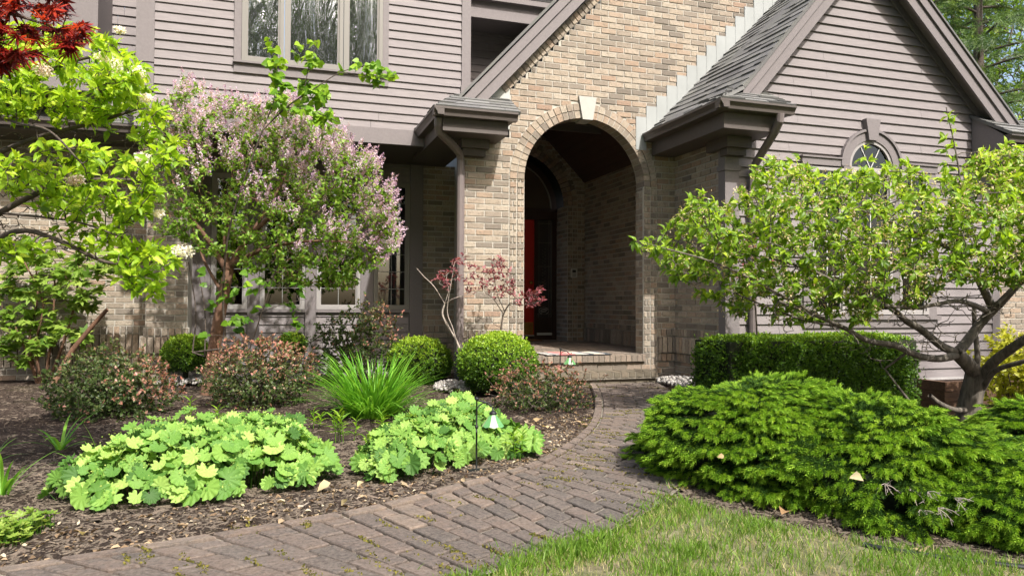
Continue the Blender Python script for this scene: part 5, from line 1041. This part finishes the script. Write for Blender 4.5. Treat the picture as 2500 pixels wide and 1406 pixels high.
plum('purple leaved plum half hidden behind the spreading tree', [([(1850, 900, 7.9), (1845, 760, 7.9), (1830, 660, 7.8)], .012, .006)], [(34, [(1740, 570), (1880, 560), (1900, 640), (1820, 700), (1760, 660)])], 5, 1850, 900, 7.9, M_BARKD)
# ---- nest spruces
def spruce(label, mounds, nsp, twigs=None):
    c0 = at(mounds[0][0], 1100, w=mounds[0][1]); root = empty('nest_spruce', (float(c0[0]), float(c0[1]), 0), label, 'shrub', 'low nest spruces'); BP, BA, NP, NA = [], [], [], []; Ms = [(at(px, 1100, w=w)*[1, 1, 0], np.array([rx, rd, h])) for px, w, rx, rd, h in mounds]
    vw = np.array([math.cos(_y), -math.sin(_y), 0]); vd = np.array([math.sin(_y), math.cos(_y), 0]); b = MB()
    for c, R in Ms:
        m = MB(); m.lathe((0, 0, 0), [(.74, 0), (.76, .3), (.64, .54), (.42, .70), (0, .78)], 20); b2 = [tuple(c+vw*v[0]*R[0]+vd*v[1]*R[1]+UPV*v[2]*R[2]) for v in m.v]; k = len(b.v); b.v += b2; b.t += m.t; b.f += [tuple(i+k for i in f) for f in m.f]; b.m += m.m
    b.build('inner_branches', G_SPIN, root, True)
    wts = np.array([R[0]*R[2] for c, R in Ms]); wts /= wts.sum()
    for i in range(nsp):
        c, R = Ms[RNG.choice(len(Ms), p=wts)]; layers = max(3, int(R[2]/.078)); a = RNG.uniform(0, 2*math.pi); ca, sa = math.cos(a), math.sin(a)
        if i % 5 < 3: lz = (RNG.integers(0, layers)+RNG.normal(0, .10)+.45*math.sin(2*a+c[0])+.25*math.sin(5*a+c[1]))/layers; lz = float(np.clip(lz, .03, .97)); rr = math.sqrt(max(0, 1-lz**2.3))*RNG.uniform(.86, 1.06)
        else: rr = math.sqrt(RNG.random()); lz = max(.03, (1-rr*rr)**(1/2.3)+RNG.normal(0, .03))
        rr *= 1+.09*math.sin(3*a+7*lz)+.06*math.sin(7*a+2); lz = min(1.05, lz*(1+.10*math.sin(5*ca*rr+3*sa*rr+c[0]*9)))
        q = c+vw*ca*rr*R[0]+vd*sa*rr*R[1]+UPV*(lz*R[2]+.03)
        if any(np.sum((((q-c2)@vw)/R2[0]*1.25)**2+(((q-c2)@vd)/R2[1]*1.25)**2+(q[2]/R2[2]*1.22)**2) < 1 for c2, R2 in Ms): continue
        if q@vd > max(((cc+0)@vd) for cc, _ in Ms)+.5: continue
        o = unit(vw*ca/R[0]+vd*sa/R[1]+UPV*(.25+.55*lz**3)*1.0)*1.0; hz = unit(o*[1, 1, 0]+1e-6); s = np.array([-hz[1], hz[0], 0]); tilt = RNG.normal(.0, .09); o = unit(hz*(1-.5*lz**4)+UPV*(tilt+.35*lz**4)+.15*rdir(1)[0]); dn = unit(np.cross(s, o)); L = RNG.uniform(.09, .17)
        for k in range(15):
            f = RNG.random()**.8; u = RNG.uniform(-1, 1)*(.25+.75*(1-f)); p = q+o*(f-.75)*L+s*u*.55*L-UPV*.10*abs(u)*L-UPV*.12*max(0, f-.4)*L
            ax = unit(o+s*u*.9-UPV*.18+.2*rdir(1)[0]); NP.append(p-ax*.035); NA.append(ax)
            if f > (.44 if i % 5 < 3 else .62): BP.append(p); BA.append(unit(ax-UPV*.30))
    n = len(NP); inst('needles', tri_needles(10, .34, .035), NP, NA, rdir(n), RNG.uniform(.040, .062, n), RNG.random(n), G_SPD, root)
    n = len(BP); inst('new_shoots', tri_needles(13, .36, .075), BP, BA, rdir(n), RNG.uniform(.036, .058, n), np.clip(RNG.normal(.55, .22, n), 0, 1), G_SPT, root)
    if twigs:
        t = MB()
        for x, y, w in twigs:
            p = at(x, y, w=w)
            for k in range(5):
                d = unit(vw*random.uniform(-1, 1)+UPV*random.uniform(-.9, .2)-vd*.8); e = p+d*random.uniform(.04, .09); t.tube([p, (p+e)/2+np.array([0, 0, .006]), e], [.0022, .0016, .0009], 4)
                for j in range(3): g = p+(e-p)*random.uniform(.3, .9); t.tube([g, g+unit(d+.8*rdir(1)[0])*random.uniform(.015, .035)], [.0012, .0007], 4)
        t.build('dead_twigs', M_BARKP, root)
    return root
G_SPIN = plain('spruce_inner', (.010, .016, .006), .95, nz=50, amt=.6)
spruce('broad nest spruce with lime green new tips spreading between the path and the lawn', [(1850, 4.28, .68, .76, .475), (2080, 4.02, .70, .95, .42), (2330, 3.65, .48, .72, .31), (2500, 3.38, .60, .74, .26)], 4200, [(2225, 1195, 3.15), (2265, 1200, 3.1), (2250, 1245, 3.05), (2160, 1180, 3.2), (2330, 1215, 3.0), (2290, 1240, 3.0)])
spruce('smaller nest spruce cut off by the right edge, beyond the broad one', [(2570, 5.1, .50, .5, .25)], 700)
# ---- golden shrub
shrub('golden_shrub', 'yellow leaved shrub beside the timber planter at the right edge', 'shrub', 2490, 900, 7.75, 105, 95, 420, 7, G_GOLD, .055, .5, .3, loose=.15, up=.3)
# ---- trees beyond and around
def far_tree(name, label, p, h, rad, n, m, tmpl, size, z0=.3, group=None, trunk=.16, mb=8):
    p = np.array(p, float); root = empty(name, tuple(p), label, 'tree', group); pl = Plant(); pl.limb([p, p+[.1, 0, h*.5], p+[0, .1, h*.92]], trunk, .03, 8)
    d = rdir(n); r = RNG.random(n)**.45; T = p+[0, 0, h*(z0+1)/2]+d*np.array([rad, rad, h*(1-z0)/2])*(r*(1+.2*wob(d[:, 0]*3+p[0], d[:, 1]*3+d[:, 2]*4, 1.)))[:, None]
    tips = pl.grow(T, .03, 3, .08, .05, bias=.8, minr=.006); P, A, D = pl.rosette(tips, mb, (.5, 1.5), size*2.5); P += RNG.normal(size=P.shape)*size*.7; k = len(P)
    pl.wood('trunk', M_BARKD, root, 6); inst('crown', tmpl, P, A, UPV+.8*rdir(k), RNG.uniform(.6, 1.3, k)*size, np.clip(RNG.normal(.5, .25, k), 0, 1), m, root); return root
def boughs(label, px, w, h):
    p = at(px, 700, w=w)*[1, 1, 0]; root = empty('pine_tree', tuple(p), label, 'tree', 'trees beyond the gable'); pl = Plant(); pl.limb([p, p+[0, 0, h*.5], p+[0, 0, h]], .22, .05, 8); P, A, Z = [], [], []
    for k in range(60):
        z = h*(.25+.73*k/60); a = k*2.4+random.random(); L = (1-k/75)*3.6*random.uniform(.6, 1.1); d = np.array([math.cos(a), math.sin(a), 0]); e = p+[0, 0, z]+d*L+UPV*(-.08*L); pl.limb([p+[0, 0, z], p+[0, 0, z+.05*L]+d*L*.5, e], .035, .01, 4)
        for j in range(60):
            f = .15+.85*random.random(); u = random.uniform(-1, 1)*.33*L*(1.1-f*.7); s = np.array([-d[1], d[0], 0]); P.append(p+UPV*(z+.04*L-.12*L*f*f)+d*L*f+s*u+rdir(1)[0]*.06); A.append(d+s*u*.9/L+.3*rdir(1)[0])
    n = len(P); pl.wood('trunk', M_BARKD, root, 6); inst('crown', tri_needles(16, .5, .018), P, A, rdir(n), RNG.uniform(.22, .42, n), RNG.random(n), G_PINE, root)
boughs('dark green pine with level boughs rising behind the right gable', 2395, 17., 11)
far_tree('broadleaf_tree', 'bright leafy tree behind the pine at the top right', tuple(at(2560, 700, w=27)*[1, 1, 0]), 19, 5.6, 1500, G_FAR, LEAFW, .17, .2, 'trees beyond the gable')
far_tree('broadleaf_tree', 'sunlit yellow green tree glimpsed between gable and pine', tuple(at(2330, 700, w=25)*[1, 1, 0]), 17, 4.2, 1100, G_FAR, LEAFW, .16, .2, 'trees beyond the gable')
RT0 = far_tree('lawn_tree', 'tree across the lawn mirrored in the upper window', (-3.0, -13, -.3), 17, 4.2, 760, G_DK, LEAFW, .38, .25, 'trees mirrored in the upper window', .2, 7)
for x, y, s, a in ((1.2, -15, 1.05, 2), (-8.5, -10, 1.0, 4), (5.6, -16, 1.1, 1), (-13, -3, .9, 3), (13.5, -8, 1., 5), (9.4, -15, 1.1, 2.5)):
    r = RT0.copy(); COL.objects.link(r); r.location = (x, y, -.3); r.rotation_euler = (0, 0, a); r.scale = (s, s, s)
    for ch in list(RT0.children): c = ch.copy(); COL.objects.link(c); c.parent = r

far_tree('added_shade_tree', 'unseen tall tree added outside the left edge to shade the left brick wall', (-4.6, 5.4, -.3), 11.5, 1.9, 700, G_FAR, LEAFW, .15, .58, None, .2, 8)  # out-of-view tree, added to cast shade on the left wall
# ================================================================= small things
def lamp(px, py, w, top, label, flip=1):
    c = at(px, py, w=w); x, y = float(c[0]), float(c[1]); g = gz(x, y); root = empty('path_lamp', (x, y, g), label, 'lamp', 'green glass path lamps')
    vw = np.array([math.cos(_y), -math.sin(_y), 0]); o = np.array([x, y, 0]); M = plain('verdigris_iron', (.028, .030, .030), .5, .6, nz=60, amt=.4) if 'M_IRON' not in globals() else M_IRON
    globals()['M_IRON'] = M; b = MB(); b.tube([o+[0, 0, g-.08], o+[0, 0, top*.55]], .0052); b.tube([o+[0, 0, top*.55], o+[0, 0, top]], .0046); b.lathe((x, y, top*.55+.02), [(.0062, 0), (.010, .004), (.010, .014), (.0062, .018)], 10); b.lathe((x, y, top), [(.0055, 0), (.012, .004), (.012, .012), (0, .02)], 10); b.build('pole', M, root, True)
    b = MB(); b.tube([o+[0, 0, top], o+vw*.045+[0, 0, top-.01], o+vw*.065+[0, 0, top-.018], o+vw*.088+[0, 0, top-.035], o+vw*.094+[0, 0, top-.062]], .0048); b.tube([o+[0, 0, top-.055], o+vw*.012+[0, 0, top-.032], o+vw*.035+[0, 0, top-.016], o+vw*.055+[0, 0, top-.014]], .0035)
    b.tube([o+vw*.094+[0, 0, top-.06], o+vw*.108+[0, 0, top-.045], o+vw*.112+[0, 0, top-.028]], .003); b.lathe(tuple(o+vw*.06+UPV*(top-.022)), [(0, 0), (.009, .006), (.0, .014)], 8); b.build('arm', M, root, True)
    sx, sy, sz = o+vw*.094+UPV*(top-.062); b = MB(); b.lathe((sx, sy, sz), [(.006, .004), (.012, 0), (.022, -.008), (.024, -.016), (.014, -.02)], 14); b.build('cap', M, root, True)
    b = MB()
    for i in range(8):
        a0, a1 = i*math.pi/4+.2, (i+1)*math.pi/4+.2; b.M = i % 2; pr = [(.018, -.016), (.040, -.048), (.066, -.082)]
        for (r0, z0), (r1, z1) in zip(pr, pr[1:]): b.face((sx+r0*math.cos(a0), sy+r0*math.sin(a0), sz+z0), (sx+r0*math.cos(a1), sy+r0*math.sin(a1), sz+z0), (sx+r1*math.cos(a1), sy+r1*math.sin(a1), sz+z1), (sx+r1*math.cos(a0), sy+r1*math.sin(a0), sz+z1))
        am = (a0+a1)/2; b.face((sx+.066*math.cos(a0), sy+.066*math.sin(a0), sz-.082), (sx+.066*math.cos(a1), sy+.066*math.sin(a1), sz-.082), (sx+.066*math.cos(am), sy+.066*math.sin(am), sz-.089))
    if 'M_GG' not in globals(): globals()['M_GG'] = leafmat('green_art_glass', [(0, (.20, .48, .20)), (1, (.20, .48, .20))], .5, .15, .6); globals()['M_GW'] = leafmat('white_art_glass', [(0, (.60, .72, .56)), (1, (.60, .72, .56))], .45, .15, .6)
    b.build('shade', [M_GG, M_GW], root)
    b = MB(); b.box(x-.05, x+.06, y-.012, y+.012, g-.01, g+.008); b.build('ground_spike', M, root)
lamp(1163, 1150, 4.2, .405, 'iron path lamp with green glass shade in the nearer mantle patch')
lamp(1368, 958, 7.5, .50, 'iron path lamp with pale green shade behind the wine red barberry')
# doormat
p0, p1 = at(1352, 866, z=.37), at(1500, 863, z=.37); y0 = 8.235; mt = empty('doormat', ((p0[0]+p1[0])/2, y0+.2, .35), 'striped pink and white doormat at the edge of the porch', 'doormat')
COLS = [('pink', (.62, .16, .17)), ('white', (.50, .46, .42)), ('coral', (.70, .23, .20)), ('cream', (.52, .46, .37)), ('slate', (.08, .10, .12))]
MS = [plain('mat_'+n_, c, .95, nz=200, amt=.15) for n_, c in COLS]; b = MB(); x = float(p0[0])-.03; xe = float(p1[0]); i = 0
while x < xe:
    wd_ = random.choice((.045, .07, .10)); b.M = [1, 4, 1, 0, 2, 0, 3, 1, 4, 3][i % 10]; b.box(x, min(xe, x+wd_), y0, y0+.45, ZF+.001, ZF+.013); x += wd_; i += 1
b.build('woven_top', MS, mt); b = MB(); b.box(float(p0[0])-.05, xe+.02, y0-.014, y0+.464, ZF, ZF+.008); b.build('border', M_BLACKP, mt)
m2 = empty('coir_mat', (3.95, 11.8, ZF), 'brown coir mat lying in front of the red door', 'doormat'); b = MB(); b.box(3.55, 4.33, 11.62, 12.02, ZF+.002, ZF+.02); b.build('coir_top', plain('brown_coir', (.20, .10, .035), .95, nz=120, amt=.5), m2); b = MB(); b.box(3.53, 4.35, 11.60, 12.04, ZF, ZF+.008); b.build('rubber_base', M_BLACKP, m2)
# keypad by the inner arch
k0, k1 = at(1394, 656, v=11.56), at(1408, 678, v=11.56); kp = empty('door_intercom', (k0[0], 11.56, k1[2]), 'small pale intercom panel with dark screen on the porch wall', 'intercom')
b = MB(); b.box(k0[0], k1[0], 11.545, 11.575, k1[2], k0[2]); b.build('case', plain('intercom_case', (.55, .54, .5), .5), kp); b = MB(); b.box(k0[0]+.02, k1[0]-.022, 11.542, 11.545, k1[2]+.085, k0[2]-.02); b.build('screen', M_BLACKP, kp)
b = MB()
for i in range(3):
    for j in range(3): b.box(k0[0]+.022+.022*i, k0[0]+.038+.022*i, 11.542, 11.545, k1[2]+.018+.021*j, k1[2]+.033+.021*j)
b.build('keypad', plain('grey_keys', (.2, .2, .2), .5), kp)
# timber planter
a, c = at(2304, 1000, w=8.3), at(2600, 1000, w=8.3); pt = empty('timber_planter', (float(a[0])+.5, float(a[1])+.2, -.3), 'brown timber planter box beside the trunk of the spreading tree', 'planter'); M_TIM = plain('wet_timber', (.085, .045, .024), .8, nz=10, amt=.55, st=(.7, 3, 9), bst=.5)
for k in range(4):
    b = MB(); z0 = -.34+.112*k; b.box(float(a[0])+.004*k, float(a[0])+2.2, float(a[1])-.004*k, float(a[1])+.09, z0, z0+.108); b.box(float(a[0])+.004*k, float(a[0])+.09, float(a[1])+.091, float(a[1])+.55, z0, z0+.108); b.build('timber', M_TIM, pt)
b = MB(); b.box(float(a[0])+.09, float(a[0])+2.1, float(a[1])+.09, float(a[1])+.5, -.2, .07); b.build('soil', M_MULCH, pt)
# edging
b = MB(); P = [at(x, y, z=.018) for x, y in ((2110, 1330), (2140, 1337), (2220, 1350), (2320, 1364), (2420, 1376), (2520, 1388), (2640, 1400))]; b.tube(list(spline(P, 4)), .013, 8); tag(b.build('lawn_edging', M_BLACKP, None, True), 'black plastic edging pipe between lawn and spruce bed', 'edging')
# dead leaves
M_DEAD = leafmat('dead_leaf', [(0, (.30, .17, .08)), (.5, (.50, .36, .19)), (1, (.68, .55, .33))], .3, .75)
def dead(px, py, w, s, t, label, flat=True, z=None):
    p = at(px, py, w=w) if z is None else at(px, py, z=z); V, F = leaf_t(.78, .16, .3); nrm = UPV*.8-FW*.5+.4*rdir(1)[0] if flat else -FW+.5*UPV; V = V-[0, .5, 0]
    tag(inst('dead_leaf', (V, F), [p], rdir(1)*[1, 1, .3], [nrm], s, t, M_DEAD), label, 'leaf', 'fallen leaves')
dead(2090, 1163, 3.12, .062, .95, 'pale tan leaf caught on the front of the broad spruce', False)
dead(1760, 1113, 3.62, .034, .5, 'small square brown leaf on the left face of the broad spruce', False)
dead(205, 1297, 0, .055, 1., 'curled pale leaf on the mulch at the bottom left', z=.02)
dead(1332, 1040, 0, .07, .7, 'brown leaf on the mulch between path and red barberry', z=.025)
dead(1315, 1022, 0, .10, .45, 'large brown leaf under the red barberry', z=.03)
dead(790, 1185, 0, .075, .8, 'tan leaf between the two mantle patches', z=.03)
dead(880, 1178, 0, .055, .75, 'tan leaf at the left foot of the nearer mantle patch', z=.03)
dead(610, 1262, 0, .07, .6, 'torn brown leaf lying near the path edge', z=.02)
dead(1915, 1245, 0, .075, .1, 'big dark brown leaf under the broad spruce', z=.03)
dead(2250, 1338, 0, .08, .6, 'brown leaf beside the black edging', z=.03)
dead(840, 1225, 0, .05, .9, 'yellow leaf scrap on the mulch above the path', z=.02)
# ================================================================= light, sky, camera
w = bpy.data.worlds.new('World'); sc.world = w; w.use_nodes = True; nt = w.node_tree
SUN = Vector((.24, -1, 1.13)).normalized(); el = math.asin(SUN.z); az = math.atan2(SUN.x, SUN.y)
sky = nt.nodes.new('ShaderNodeTexSky'); sky.sky_type = 'NISHITA'; sky.sun_disc = False; sky.sun_elevation = el; sky.sun_rotation = az; sky.dust_density = 5; sky.air_density = 1.0; sky.ozone_density = .6
nt.links.new(sky.outputs[0], nt.nodes['Background'].inputs[0]); nt.nodes['Background'].inputs[1].default_value = .15
l = bpy.data.lights.new('sun', 'SUN'); l.energy = 3.3; l.angle = math.radians(.9); l.color = (1, .965, .915); so = bpy.data.objects.new('sun', l); COL.objects.link(so)
so.rotation_euler = SUN.to_track_quat('Z', 'Y').to_euler(); so.location = (3, -6, 12)
cam = bpy.data.cameras.new('camera'); cam.sensor_width = 36; cam.lens = 36*FPX/2500; cam.clip_end = 600; cam.clip_start = .02
co = bpy.data.objects.new('camera', cam); COL.objects.link(co)
co.matrix_world = Matrix(((RT[0], UP[0], -FW[0], EYE[0]), (RT[1], UP[1], -FW[1], EYE[1]), (RT[2], UP[2], -FW[2], EYE[2]), (0, 0, 0, 1)))
sc.camera = co
sc.view_settings.view_transform = 'Standard'; sc.view_settings.look = 'None'; sc.view_settings.exposure = 1.1; sc.view_settings.gamma = 1
sc.render.engine = 'CYCLES'; sc.cycles.max_bounces = 8; sc.cycles.transparent_max_bounces = 12
sc.cycles.use_denoising = True
